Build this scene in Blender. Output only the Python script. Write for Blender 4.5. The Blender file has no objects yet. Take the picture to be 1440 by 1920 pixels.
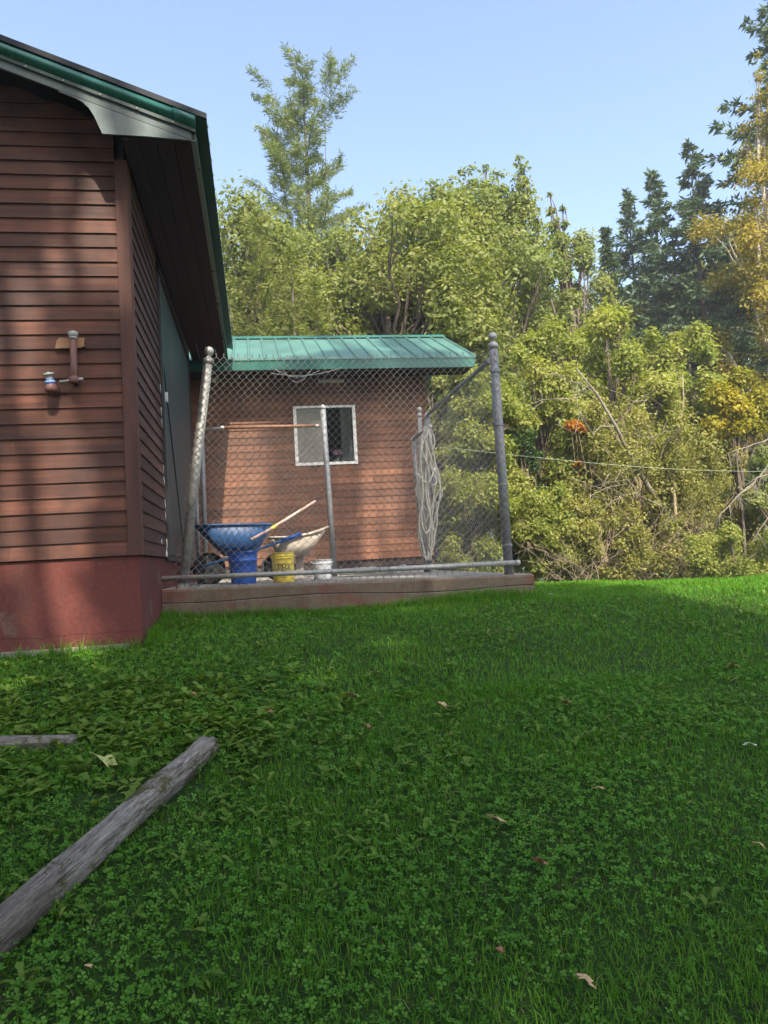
import bpy, bmesh, math, random
import numpy as np
from mathutils import Vector, Matrix
random.seed(7); R = np.random.default_rng(7)
sc = bpy.context.scene
# ------------------------------------------------------------------ camera
E = 1.40; F = 1450.0
YAW, PITCH, ROLL = math.radians(9.42), math.radians(3.55), math.radians(3.26)
fw = Vector((math.sin(YAW)*math.cos(PITCH), math.cos(YAW)*math.cos(PITCH), math.sin(PITCH)))
r0 = Vector((math.cos(YAW), -math.sin(YAW), 0)); u0 = r0.cross(fw)
rt = r0*math.cos(ROLL) - u0*math.sin(ROLL); up = r0*math.sin(ROLL) + u0*math.cos(ROLL)
EYE = Vector((0, 0, E))
cd = bpy.data.cameras.new('camera'); cam = bpy.data.objects.new('camera', cd)
sc.collection.objects.link(cam); sc.camera = cam
cam.matrix_world = Matrix(((rt.x, up.x, -fw.x, 0), (rt.y, up.y, -fw.y, 0), (rt.z, up.z, -fw.z, E), (0, 0, 0, 1)))
cd.sensor_fit = 'VERTICAL'; cd.sensor_height = 24; cd.lens = 24*F/1920; cd.clip_start = 0.05; cd.clip_end = 2000
# ------------------------------------------------------------------ world, sun, exposure
SUN_TO = Vector((0.14, -1.0, 1.17)).normalized()
w = bpy.data.worlds.new('World'); sc.world = w; w.use_nodes = True
nt = w.node_tree; sky = nt.nodes.new('ShaderNodeTexSky'); sky.sky_type = 'NISHITA'; sky.sun_disc = False
sky.sun_elevation = math.asin(SUN_TO.z); sky.sun_rotation = math.atan2(SUN_TO.x, SUN_TO.y)
sky.air_density = 1.0; sky.dust_density = 4.0; sky.ozone_density = 1.2; sky.altitude = 200
bg = nt.nodes['Background']; bg.inputs['Strength'].default_value = 0.138
nt.links.new(sky.outputs[0], bg.inputs['Color'])
ld = bpy.data.lights.new('sun', 'SUN'); ld.energy = 3.35; ld.angle = math.radians(0.53); ld.color = (1.0, 0.90, 0.74)
sun = bpy.data.objects.new('sun', ld); sc.collection.objects.link(sun)
sun.rotation_euler = SUN_TO.to_track_quat('Z', 'Y').to_euler(); sun.location = (3, -15, 20)
sc.view_settings.view_transform = 'Standard'; sc.view_settings.look = 'None'
sc.view_settings.gamma = 1.0; sc.view_settings.use_curve_mapping = False; sc.view_settings.exposure = 1.60
sc.render.engine = 'CYCLES'; sc.cycles.use_denoising = True
try: sc.cycles.denoiser = 'OPENIMAGEDENOISE'; sc.cycles.denoising_prefilter = 'ACCURATE'
except Exception: pass
sc.cycles.max_bounces = 7; sc.cycles.transparent_max_bounces = 12

# ------------------------------------------------------------------ helpers
def ray(px, py): return (fw + rt*((px-720)/F) + up*((960-py)/F))
def at(px, py, Y):
    d = ray(px, py); return EYE + d*(Y/d.y)
def atx(px, py, X):
    d = ray(px, py); return EYE + d*(X/d.x)
HP = np.array([-60, -12, 0, 2, 3.5, 5.7, 7, 9, 14, 18, 25, 60, 400.0])
HV = np.array([-5, -1.7, -1.4, -1.12, -.84, -.485, -.40, -.42, -.58, -.72, -1.0, -1.9, -3.0])
def gz(x, y):
    x = np.asarray(x, float); y = np.asarray(y, float)
    acc = 0
    for k in (-.8, -.4, 0, .4, .8): acc = acc + np.interp(y+k, HP, HV)
    h = acc/5
    h = h + .018*np.sin(x*1.7+.5)*np.cos(y*1.3) + .010*np.sin(x*4.1)*np.sin(y*3.7+1)
    t_ = np.clip((y-6)/6, 0, 1); h = h - .072*np.clip(x-3.6, 0, 9)*t_*t_*(3-2*t_)
    return h + E
def gzf(x, y): return float(gz(x, y))
def gnd(px, py):      # point of the lawn under a pixel
    d = ray(px, py); lo, hi = .5, 40
    t = .8
    while t < 60:
        p = EYE + d*t
        if p.z <= gzf(p.x, p.y): break
        t += .02
    return p

def link(o): sc.collection.objects.link(o); return o
def tag(o, label=None, cat=None, group=None, kind=None):
    if label: o['label'] = label
    if cat: o['category'] = cat
    if group: o['group'] = group
    if kind: o['kind'] = kind
    return o
def empty(name, loc, label, cat, group=None, rz=0):
    o = bpy.data.objects.new(name, None); link(o); o.location = loc; o.rotation_euler.z = rz; o.empty_display_size = .1
    return tag(o, label, cat, group)
ORG = {}
class MB:
    def __init__(s): s.v = []; s.f = []; s.sm = False
    def add(s, vs, fs):
        n = len(s.v); s.v += [tuple(p) for p in vs]; s.f += [tuple(i+n for i in f) for f in fs]; return s
    def box(s, x0, x1, y0, y1, z0, z1):
        return s.add([(x0,y0,z0),(x1,y0,z0),(x1,y1,z0),(x0,y1,z0),(x0,y0,z1),(x1,y0,z1),(x1,y1,z1),(x0,y1,z1)],
              [(0,3,2,1),(4,5,6,7),(0,1,5,4),(1,2,6,5),(2,3,7,6),(3,0,4,7)])
    def hexa(s, p): return s.add(p, [(0,3,2,1),(4,5,6,7),(0,1,5,4),(1,2,6,5),(2,3,7,6),(3,0,4,7)])
    def prism(s, pts, y0, y1):       # outline in x,z, extruded along y
        n = len(pts)
        return s.add([(x,y0,z) for x,z in pts]+[(x,y1,z) for x,z in pts],
              [tuple(range(n)), tuple(range(2*n-1, n-1, -1))]+[(i,(i+n),(i+1)%n+n,(i+1)%n) for i in range(n)])
    def tube(s, pts, rad, n=8, cap=True):
        pts = [Vector(p) for p in pts]
        if not hasattr(rad, '__len__'): rad = [rad]*len(pts)
        b = len(s.v); prev = None
        for i, p in enumerate(pts):
            t = (pts[min(i+1, len(pts)-1)]-pts[max(i-1, 0)]).normalized()
            if prev is None:
                a = t.cross(Vector((0,0,1)));
                if a.length < .1: a = t.cross(Vector((1,0,0)))
            else: a = prev - t*prev.dot(t)
            a.normalize(); prev = a; c = t.cross(a)
            for k in range(n):
                th = 2*math.pi*k/n; s.v.append(tuple(p + (a*math.cos(th)+c*math.sin(th))*rad[i]))
        for i in range(len(pts)-1):
            for k in range(n):
                q = b+i*n; s.f.append((q+k, q+(k+1)%n, q+n+(k+1)%n, q+n+k))
        if cap:
            s.f.append(tuple(b+k for k in range(n-1,-1,-1))); q = b+(len(pts)-1)*n; s.f.append(tuple(q+k for k in range(n)))
        return s
    def lathe(s, base, prof, n=24, axis=None, cap=True):   # prof: (r, z)
        base = Vector(base); b = len(s.v)
        M = Matrix.Identity(3) if axis is None else Vector(axis).normalized().to_track_quat('Z','Y').to_matrix()
        for r, z in prof:
            for k in range(n):
                th = 2*math.pi*k/n; s.v.append(tuple(base + M@Vector((r*math.cos(th), r*math.sin(th), z))))
        for i in range(len(prof)-1):
            for k in range(n):
                q = b+i*n; s.f.append((q+k, q+(k+1)%n, q+n+(k+1)%n, q+n+k))
        if cap: s.f.append(tuple(b+k for k in range(n-1,-1,-1))); q = b+(len(prof)-1)*n; s.f.append(tuple(q+k for k in range(n)))
        return s
    def build(s, name, mat, parent=None, smooth=None, bevel=0):
        me = bpy.data.meshes.new(name); o = bpy.data.objects.new(name, me); link(o)
        off = (0,0,0)
        if parent is not None:
            o.parent = parent; q = parent; off = Vector((0,0,0))
            while q: off = off + q.location; q = q.parent
        me.from_pydata([(v[0]-off[0], v[1]-off[1], v[2]-off[2]) for v in s.v], [], s.f); me.materials.append(mat)
        if smooth or s.sm:
            me.polygons.foreach_set('use_smooth', [len(p.vertices) == 4 for p in me.polygons])
        if bevel:
            m = o.modifiers.new('bevel', 'BEVEL'); m.width = bevel; m.segments = 2; m.limit_method = 'ANGLE'
        return o
def tri_mesh(name, V, T, mat, parent=None, tone=None, loc=(0,0,0)):
    me = bpy.data.meshes.new(name); V = np.asarray(V, np.float32); T = np.asarray(T, np.int32)
    me.vertices.add(len(V)); me.vertices.foreach_set('co', V.ravel())
    me.loops.add(T.size); me.loops.foreach_set('vertex_index', T.ravel())
    me.polygons.add(len(T)); me.polygons.foreach_set('loop_start', np.arange(0, T.size, 3, dtype=np.int32))
    if tone is not None:
        a = me.attributes.new('tone', 'FLOAT', 'FACE'); a.data.foreach_set('value', np.asarray(tone, np.float32))
    me.update(calc_edges=True); me.materials.append(mat)
    o = bpy.data.objects.new(name, me); link(o)
    if parent: o.parent = parent
    o.location = loc
    return o

# ------------------------------------------------------------------ materials
def mat(name): m = bpy.data.materials.new(name); m.use_nodes = True; return m, m.node_tree, m.node_tree.nodes['Principled BSDF']
def noise(nt, vec, scale, detail=4, rough=.6, sc3=None):
    if sc3:
        mp = nt.nodes.new('ShaderNodeMapping'); mp.inputs['Scale'].default_value = sc3; nt.links.new(vec, mp.inputs[0]); vec = mp.outputs[0]
    n = nt.nodes.new('ShaderNodeTexNoise'); n.inputs['Scale'].default_value = scale; n.inputs['Detail'].default_value = detail
    n.inputs['Roughness'].default_value = rough; nt.links.new(vec, n.inputs['Vector']); return n.outputs['Fac']
def ramp(nt, fac, stops):
    r = nt.nodes.new('ShaderNodeValToRGB'); el = r.color_ramp.elements
    while len(el) < len(stops): el.new(.5)
    for e, (p, c) in zip(el, stops): e.position = p; e.color = (*c, 1) if len(c) == 3 else c
    nt.links.new(fac, r.inputs[0]); return r.outputs[0]
def mixc(nt, fac, a, b, mode='MIX'):
    m = nt.nodes.new('ShaderNodeMix'); m.data_type = 'RGBA'; m.blend_type = mode
    for k, s in ((0, fac), (6, a), (7, b)):
        if isinstance(s, (int, float)): m.inputs[k].default_value = s
        elif isinstance(s, tuple): m.inputs[k].default_value = (*s, 1)
        else: nt.links.new(s, m.inputs[k])
    return m.outputs[2]
def bump(nt, b, h, strength=.3, dist=.01):
    n = nt.nodes.new('ShaderNodeBump'); n.inputs['Strength'].default_value = strength; n.inputs['Distance'].default_value = dist
    nt.links.new(h, n.inputs['Height']); nt.links.new(n.outputs[0], b.inputs['Normal'])
def objc(nt): return nt.nodes.new('ShaderNodeTexCoord').outputs['Object']
def objr(nt): return nt.nodes.new('ShaderNodeObjectInfo').outputs['Random']
def G(v): return (v, v, v)

def wood_paint(name, c_lo, c_hi, sc3, worn=None, rough=.65, spec=.3):
    m, nt, b = mat(name); o = objc(nt)
    g = noise(nt, o, 9, 5, .65, sc3); c = ramp(nt, g, [(.30, c_lo), (.68, c_hi)])
    r = objr(nt); v = ramp(nt, r, [(0, G(.62)), (1, G(1.22))]); c = mixc(nt, 1.0, c, v, 'MULTIPLY')
    if worn:
        p = noise(nt, o, 1.7, 5, .62); f = ramp(nt, p, [(.44, G(0)), (.66, G(.8))]); c = mixc(nt, f, c, worn)
    sp = noise(nt, o, 60, 2, .5, (sc3[0]*.6, sc3[1]*.6, sc3[2]*.6)); f2 = ramp(nt, sp, [(.66, G(0)), (.74, G(.25))]); c = mixc(nt, f2, c, tuple(x*.35 for x in c_lo))
    nt.links.new(c, b.inputs['Base Color']); b.inputs['Roughness'].default_value = rough; b.inputs['Specular IOR Level'].default_value = spec
    bump(nt, b, g, .35, .004); return m
M = {}
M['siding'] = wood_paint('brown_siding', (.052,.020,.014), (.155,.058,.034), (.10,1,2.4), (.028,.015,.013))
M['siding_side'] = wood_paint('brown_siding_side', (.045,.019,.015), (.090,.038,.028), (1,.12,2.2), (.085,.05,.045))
M['siding_shed'] = wood_paint('red_brown_siding', (.135,.058,.033), (.225,.098,.051), (.15,1,2.0), (.09,.044,.031))
M['trim'] = wood_paint('brown_trim', (.075,.032,.024), (.13,.056,.040), (1.5,1.5,.12), None)
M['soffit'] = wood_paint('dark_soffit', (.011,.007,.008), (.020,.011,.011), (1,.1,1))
M['darkwood'] = wood_paint('dark_wood', (.03,.022,.02), (.06,.04,.035), (1,.2,1))
M['rawwood'] = wood_paint('worn_cedar', (.20,.10,.055), (.34,.19,.10), (.15,1,2))
M['panel'] = wood_paint('green_panel', (.028,.052,.052), (.048,.08,.078), (1,1,.09), (.065,.055,.05), .5)
M['rakeboard'] = wood_paint('grey_green_board', (.085,.115,.12), (.16,.20,.20), (.2,1,.8), (.08,.09,.09), .55)
def plain(name, col, rough=.5, metal=0., var=.2, ns=14, spec=.5, bs=.08, bd=.003):
    m, nt, b = mat(name); o = objc(nt); n = noise(nt, o, ns, 5, .6)
    c = ramp(nt, n, [(.3, tuple(x*(1-var) for x in col)), (.7, tuple(min(1, x*(1+var)) for x in col))])
    nt.links.new(c, b.inputs['Base Color']); b.inputs['Metallic'].default_value = metal; b.inputs['Specular IOR Level'].default_value = spec
    rr = ramp(nt, n, [(.2, G(max(0, rough-.12))), (.8, G(min(1, rough+.12)))]); nt.links.new(rr, b.inputs['Roughness'])
    if bs: bump(nt, b, n, bs, bd)
    return m
M['greenmetal'] = plain('green_metal', (.022,.115,.092), .3, 0, .12, 3)
M['greenroof'] = plain('green_roof_metal', (.065,.155,.13), .42, 0, .16, 2.2)
M['darkgreen'] = plain('dark_green_metal', (.010,.036,.034), .4, 0, .15, 5)
M['darkedge'] = plain('dark_metal_edge', (.012,.016,.024), .6, 0, .2, 5, .25)
def galv_mat(name, base, rust=.0):
    m, nt, b = mat(name); o = objc(nt); n = noise(nt, o, 22, 6, .7); c = ramp(nt, n, [(.3, tuple(x*.68 for x in base)), (.72, tuple(min(1,x*1.25) for x in base))])
    n2 = noise(nt, o, 7, 6, .7); f = ramp(nt, n2, [(.58-rust*.3, G(0)), (.72-rust*.3, G(.35+rust*.5))]); c = mixc(nt, f, c, (.24,.15,.08))
    nt.links.new(c, b.inputs['Base Color']); b.inputs['Metallic'].default_value = .35; b.inputs['Roughness'].default_value = .58
    bump(nt, b, n, .15, .002); return m
M['galv'] = galv_mat('galvanised_pipe', (.24,.25,.26))
M['galv2'] = galv_mat('galvanised_pipe_light', (.32,.32,.30), .08)
M['wire'] = galv_mat('galvanised_wire', (.29,.28,.25), .2)
M['rust'] = plain('rusted_pipe', (.21,.105,.06), .7, .1, .3, 30)
M['pipe'] = plain('painted_brown_pipe', (.15,.065,.05), .55, 0, .25, 25)
M['pipe_cap'] = plain('grey_pipe_cap', (.36,.36,.34), .5, .3, .2, 30)
M['blueband'] = plain('blue_valve_tape', (.04,.16,.55), .4)
M['white'] = plain('white_paint', (.76,.76,.72), .5, 0, .08, 9)
M['whitepl'] = plain('white_plastic', (.74,.75,.74), .42, 0, .06, 5)
M['yellow'] = plain('yellow_plastic', (.78,.60,.075), .4, 0, .07, 8)
M['blue'] = plain('blue_plastic', (.02,.10,.42), .38, 0, .16, 6)
m, nt, b = mat('blue_painted_tray'); o = objc(nt); n = noise(nt, o, 5, 8, .75); n2 = noise(nt, o, 40, 4, .7, (1,1,.25))
c = ramp(nt, n, [(.3,(.012,.055,.165)), (.7,(.03,.105,.27))]); f = ramp(nt, n2, [(.60, G(0)), (.68, G(.7))]); c = mixc(nt, f, c, (.13,.15,.17)); f = ramp(nt, n, [(.62, G(0)), (.70, G(.6))]); c = mixc(nt, f, c, (.16,.10,.06))
nt.links.new(c, b.inputs['Base Color']); b.inputs['Roughness'].default_value = .5; M['bluetray'] = m
M['black'] = plain('black_rubber', (.018,.018,.02), .7, 0, .3, 20)
M['blacktext'] = plain('black_print', (.02,.02,.02), .6)
M['cementy'] = plain('cement_crusted_metal', (.33,.29,.24), .85, 0, .3, 11, .3, .4, .01)
M['handle'] = plain('wooden_handle', (.50,.36,.30), .6, 0, .18, 16)
M['cable'] = plain('grey_cable', (.47,.445,.37), .55, 0, .2, 9)
M['line'] = plain('pale_line', (.40,.46,.34), .6)
M['pink'] = plain('pink_petal', (.85,.42,.55), .6)
M['curtain'] = plain('grey_curtain', (.22,.25,.25), .9)
M['interior'] = plain('dark_interior', (.03,.028,.026), .9)
def concrete(name, paint, bare, amount, scale=3.0, cracks=True, line=False):
    m, nt, b = mat(name); o = objc(nt); n = noise(nt, o, scale, 8, .68); n2 = noise(nt, o, 34, 5, .6)
    base = ramp(nt, n2, [(.25, tuple(x*.75 for x in bare)), (.75, tuple(x*1.2 for x in bare))])
    pc = ramp(nt, n2, [(.25, tuple(x*.82 for x in paint)), (.75, tuple(x*1.15 for x in paint))])
    f = ramp(nt, n, [(amount-.05, G(0)), (amount+.06, G(1))]); c = mixc(nt, f, pc, base)
    st = noise(nt, o, 2.1, 6, .7, (1.6,1,.7)); fs = ramp(nt, st, [(.50, G(0)), (.72, G(.55))]); c = mixc(nt, fs, c, tuple(x*.33 for x in bare))
    h = n2
    if line:
        sep = nt.nodes.new('ShaderNodeSeparateXYZ'); nt.links.new(o, sep.inputs[0])
        ln = noise(nt, o, 3.5, 6, .7, (1,1,.01))
        ad = nt.nodes.new('ShaderNodeMath'); ad.operation = 'MULTIPLY_ADD'; nt.links.new(ln, ad.inputs[0]); ad.inputs[1].default_value = .085; nt.links.new(sep.outputs[2], ad.inputs[2])
        for zz, wd in ((line, .004),):
            a2 = nt.nodes.new('ShaderNodeMath'); a2.operation = 'SUBTRACT'; nt.links.new(ad.outputs[0], a2.inputs[0]); a2.inputs[1].default_value = zz
            a3 = nt.nodes.new('ShaderNodeMath'); a3.operation = 'ABSOLUTE'; nt.links.new(a2.outputs[0], a3.inputs[0])
            fr = ramp(nt, a3.outputs[0], [(0, G(.85)), (wd, G(0))]); c = mixc(nt, fr, c, tuple(x*.25 for x in paint))
    nt.links.new(c, b.inputs['Base Color']); b.inputs['Roughness'].default_value = .88; b.inputs['Specular IOR Level'].default_value = .25
    bump(nt, b, h, .5, .008); return m
M['slab'] = concrete('slab_edge_concrete', (.145,.070,.050), (.145,.112,.080), .44, 2.6)
M['slabtop'] = concrete('slab_top_concrete', (.22,.21,.185), (.29,.275,.24), .5, 5)

def leaf_mat(name, stops, trans=.4, rough=.55, spec=.25, clump=.5):
    m, nt, b = mat(name); nd = nt.nodes
    a = nd.new('ShaderNodeAttribute'); a.attribute_name = 'tone'
    n = noise(nt, objc(nt), clump, 3, .6)
    ad = nd.new('ShaderNodeMath'); ad.operation = 'MULTIPLY_ADD'; nt.links.new(n, ad.inputs[0]); ad.inputs[1].default_value = .55; 
    mu = nd.new('ShaderNodeMath'); mu.operation = 'MULTIPLY'; nt.links.new(a.outputs['Fac'], mu.inputs[0]); mu.inputs[1].default_value = .55
    nt.links.new(mu.outputs[0], ad.inputs[2])
    c = ramp(nt, ad.outputs[0], stops)
    nt.links.new(c, b.inputs['Base Color']); b.inputs['Roughness'].default_value = rough; b.inputs['Specular IOR Level'].default_value = spec
    t = nd.new('ShaderNodeBsdfTranslucent'); tc = mixc(nt, 1.0, c, (1.25,1.3,.5), 'MULTIPLY'); nt.links.new(tc, t.inputs[0])
    mx = nd.new('ShaderNodeMixShader'); mx.inputs[0].default_value = trans
    nt.links.new(b.outputs[0], mx.inputs[1]); nt.links.new(t.outputs[0], mx.inputs[2]); nt.links.new(mx.outputs[0], nd['Material Output'].inputs[0])
    return m
M['maple'] = leaf_mat('maple_leaf', [(.15,(.095,.14,.030)), (.5,(.175,.21,.055)), (.85,(.29,.295,.10))], .45)
M['maple_b'] = leaf_mat('poplar_leaf', [(.15,(.10,.145,.040)), (.5,(.175,.22,.066)), (.8,(.275,.295,.10)), (.95,(.30,.23,.08))], .45)
M['shrub'] = leaf_mat('shrub_leaf', [(.15,(.115,.165,.028)), (.45,(.225,.265,.055)), (.8,(.35,.345,.10))], .48)
M['shrub_dry'] = leaf_mat('dry_shrub_leaf', [(.15,(.12,.14,.032)), (.45,(.215,.22,.052)), (.8,(.32,.29,.09))])
M['yellowleaf'] = leaf_mat('yellow_green_leaf', [(.15,(.11,.14,.015)), (.5,(.24,.23,.02)), (.85,(.38,.28,.02))])
M['orange'] = leaf_mat('orange_leaf', [(.2,(.26,.11,.02)), (.8,(.48,.20,.03))])
M['birch'] = leaf_mat('birch_leaf', [(.15,(.12,.13,.025)), (.45,(.225,.20,.038)), (.8,(.37,.28,.05))])
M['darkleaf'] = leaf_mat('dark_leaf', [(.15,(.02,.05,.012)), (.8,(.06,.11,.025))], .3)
M['larch'] = leaf_mat('larch_needle', [(.15,(.10,.15,.05)), (.8,(.21,.25,.09))], .3)
M['larch_y'] = leaf_mat('young_larch_needle', [(.15,(.10,.14,.03)), (.8,(.21,.23,.05))], .3)
M['spruce'] = leaf_mat('spruce_needle', [(.15,(.042,.080,.038)), (.8,(.105,.16,.075))], .15)
M['grass'] = leaf_mat('grass_blade', [(.15,(.050,.148,.011)), (.5,(.086,.228,.017)), (.85,(.148,.30,.028)), (.97,(.22,.20,.08))], .4, .6, .12, 1.1)
M['clover'] = leaf_mat('clover_leaf', [(.15,(.043,.140,.015)), (.5,(.078,.212,.022)), (.85,(.145,.29,.040))], .35, .6, .12, 1.6)
M['weed'] = leaf_mat('weed_leaf', [(.15,(.055,.125,.014)), (.5,(.10,.185,.022)), (.85,(.17,.25,.04))], .35, .55, .18, 1.2)
M['bark'] = plain('grey_brown_bark', (.12,.095,.075), .9, 0, .4, 8, .2, .5, .02)
M['birchbark'] = plain('pale_birch_bark', (.38,.34,.28), .8, 0, .3, 12, .2, .3, .01)
M['twig'] = plain('pale_dead_twig', (.21,.17,.11), .9, 0, .35, 4, .2, 0)
M['greytwig'] = plain('grey_dead_branch', (.20,.175,.14), .9, 0, .3, 6, .2, 0)

# ground
m, nt, b = mat('lawn_soil'); o = objc(nt); n = noise(nt, o, 1.3, 8, .7); n2 = noise(nt, o, 45, 5, .7)
c = ramp(nt, n2, [(.3,(.014,.030,.008)), (.55,(.030,.065,.013)), (.8,(.055,.085,.02))]); f = ramp(nt, n, [(.60, G(0)), (.75, G(.5))])
c = mixc(nt, f, c, (.06,.048,.028)); nt.links.new(c, b.inputs['Base Color']); b.inputs['Roughness'].default_value = .95; b.inputs['Specular IOR Level'].default_value = .1
bump(nt, b, n2, .8, .03); M['soil'] = m
# weathered timber
m, nt, b = mat('weathered_timber'); o = nt.nodes.new('ShaderNodeTexCoord').outputs['Object']
n = noise(nt, o, 120, 9, .85, (.075,1,1)); n2 = noise(nt, o, 3.2, 6, .7, (.5,1,1)); n3 = noise(nt, o, 5, 5, .75)
c = ramp(nt, n, [(.36,(.02,.016,.012)), (.42,(.15,.13,.105)), (.50,(.32,.295,.25)), (.62,(.55,.52,.46))])
f = ramp(nt, n2, [(.5, G(0)), (.7, G(.6))]); c = mixc(nt, f, c, (.11,.08,.05))
geo = nt.nodes.new('ShaderNodeSeparateXYZ'); nt.links.new(o, geo.inputs[0])
f = ramp(nt, n3, [(.52, G(0)), (.58, G(.85))]); c = mixc(nt, f, c, (.085,.088,.02))
nt.links.new(c, b.inputs['Base Color']); b.inputs['Roughness'].default_value = .92; b.inputs['Specular IOR Level'].default_value = .15
bump(nt, b, n, 1.0, .02); M['timber'] = m
# glass
m, nt, b = mat('window_glass'); nd = nt.nodes; tr = nd.new('ShaderNodeBsdfTransparent'); tr.inputs[0].default_value = (.9,.93,.92,1)
gl = nd.new('ShaderNodeBsdfGlossy'); gl.inputs['Roughness'].default_value = .03; fr = nd.new('ShaderNodeFresnel'); fr.inputs[0].default_value = 1.5
mx = nd.new('ShaderNodeMixShader'); nt.links.new(fr.outputs[0], mx.inputs[0]); nt.links.new(tr.outputs[0], mx.inputs[1]); nt.links.new(gl.outputs[0], mx.inputs[2]); nt.links.new(mx.outputs[0], nd['Material Output'].inputs[0]); M['glass'] = m
m, nt, b = mat('insect_screen'); nd = nt.nodes; tr = nd.new('ShaderNodeBsdfTransparent'); b.inputs['Base Color'].default_value = (.30,.29,.25,1); b.inputs['Roughness'].default_value = .9
mx = nd.new('ShaderNodeMixShader'); mx.inputs[0].default_value = .62; nt.links.new(tr.outputs[0], mx.inputs[1]); nt.links.new(b.outputs[0], mx.inputs[2]); nt.links.new(mx.outputs[0], nd['Material Output'].inputs[0]); M['screen'] = m

# ------------------------------------------------------------------ ground sheet
xs = np.unique(np.concatenate([np.linspace(-400,-20,12), np.linspace(-20,20,161), np.linspace(20,400,12)]))
ys = np.unique(np.concatenate([np.linspace(-400,-12,12), np.linspace(-12,25,186), np.linspace(25,60,18), np.linspace(60,600,14)]))
X, Y = np.meshgrid(xs, ys); Z = gz(X, Y); V = np.stack([X,Y,Z], -1).reshape(-1,3); nx = len(xs)
i, j = np.meshgrid(np.arange(len(ys)-1), np.arange(nx-1), indexing='ij'); a = (i*nx+j).ravel()
T = np.concatenate([np.stack([a,a+1,a+nx+1],1), np.stack([a,a+nx+1,a+nx],1)])
g = tri_mesh('lawn', V, T, M['soil']); g['kind'] = 'structure'
g.data.polygons.foreach_set('use_smooth', [True]*len(g.data.polygons))

# ------------------------------------------------------------------ main house
YF = 5.70; YS = 5.72; YEND = 11.22
c = at(264, 1040, YF); XW = c.x; ZB = .5*(at(0,1054,YF).z + c.z)
ex = (at(100,302,YF).z - at(100,1048,YF).z)/27.0
house = empty('house', (XW, YF, gzf(XW, YF)), 'brown lap-sided house on a red foundation with green roof trim, cut off at left', 'house')
YR = 5.38
A = at(0,70,YR); B = at(387,218,YR); sl = (A.z-B.z)/(B.x-A.x)
Bs = at(359,262,YR); XF = Bs.x; ZS = Bs.z
XR = -6.2
def roofz(x): return B.z + (B.x-x)*sl
XL = XW-9.5
# solid wall cores
MB().box(XL, XW-.02, YF+.03, YEND-.02, ZB+.02, ZS).build('wall', M['darkwood'], house)
MB().prism([(XL, ZS), (XW-.02, ZS), (XW-.02, roofz(XW)-.12), (XR, roofz(XR)-.12), (XL, roofz(XR)-.12-(XR-XL)*sl)], YF+.03, YEND-.02).build('gable', M['darkwood'], house)
# gable siding: one board after another in lapped rows
row = 0; z = ZB; TRW = .083
while z < roofz(-2.6)+.2:
    xe = XW-TRW
    zt = z+ex+.012
    x = xe
    first = True
    while x > XL:
        ln = random.uniform(.7, 1.3) if (first and random.random() < .35) else random.uniform(2.0, 3.8)
        x0 = max(XL, x-ln)
        if roofz(x0) - .14 < z: break
        xr = x
        # cut the right end under the rake
        lim = B.x - (z+ex*.4+.14-B.z)/sl
        if lim < x0+.05: x = x0; first = False; continue
        xr = min(xr, lim); xr2 = min(xr, B.x-(zt+.14-B.z)/sl)
        if xr2 <= x0: x = x0; first = False; continue
        wob = random.uniform(-.0015,.0015)
        p = [(x0+.001,YF-.016,z+wob),(xr,YF-.016,z+wob),(xr,YF+.028,z+wob),(x0+.001,YF+.028,z+wob),(x0+.001,YF-.002,zt),(xr2,YF-.002,zt),(xr2,YF+.028,zt),(x0+.001,YF+.028,zt)]
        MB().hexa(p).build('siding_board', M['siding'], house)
        x = x0; first = False
        if x < -3.4 and z < ZS+.3: 
            # beyond the frame one long board finishes the row
            if x > XL+.3:
                p = [(XL,YF-.016,z),(x-.001,YF-.016,z),(x-.001,YF+.028,z),(XL,YF+.028,z),(XL,YF-.002,zt),(x-.001,YF-.002,zt),(x-.001,YF+.028,zt),(XL,YF+.028,zt)]
                MB().hexa(p).build('siding_board', M['siding'], house)
            break
    z += ex; row += 1
# corner boards
MB().box(XW-TRW+.001, XW+.008, YF-.026, YF+.029, ZB-.004, ZS-.002).build('corner_board', M['trim'], house, bevel=.003)
MB().box(XW-.019, XW+.009, YF+.030, YF+.105, ZB-.002, ZS-.002).build('corner_board', M['trim'], house, bevel=.003)
# side wall boards
def y_on_side(px, py=900): return atx(px, py, XW).y
YD = y_on_side(312, 1047)
z = ZB
while z < ZS-.02:
    zt = min(z+ex+.01, ZS-.004); ye = YD + random.uniform(-.006,.010)
    p = [(XW-.019,YF+.106,z),(XW+.013,YF+.106,z),(XW+.013,ye,z),(XW-.019,ye,z),(XW-.019,YF+.106,zt),(XW-.001,YF+.106,zt),(XW-.001,ye,zt),(XW-.019,ye,zt)]
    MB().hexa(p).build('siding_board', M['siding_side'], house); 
    p = MB().box(XW-.010, XW+.012-.002, ye+.001, ye+.006, z+.002, zt-.002).build('board_end', M['white'], house) if z < ZS*.75 else None
    z += ex
# chips of white paint low on the side boards
for (yy, zz, sy, szz) in ((YD-.05, ZB+.03, .035,.030), (YD-.10, ZB+.022, .012,.016), (YD-.02, ZB+.13,.012,.045), (YD-.40, ZB+.13,.016,.024)):
    n = 9; cx = XW+.0145; mb = MB()
    pts = [(cx, yy+sy*math.cos(2*math.pi*k/n)*random.uniform(.6,1.2), zz+szz*math.sin(2*math.pi*k/n)*random.uniform(.6,1.2)) for k in range(n)]
    mb.v += pts; mb.v += [(p[0]-.004,p[1],p[2]) for p in pts]; mb.f.append(tuple(range(n))); mb.f += [(k,(k+1)%n,n+(k+1)%n,n+k) for k in range(n)]
    mb.build('paint_chip', M['white'], house)
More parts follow.
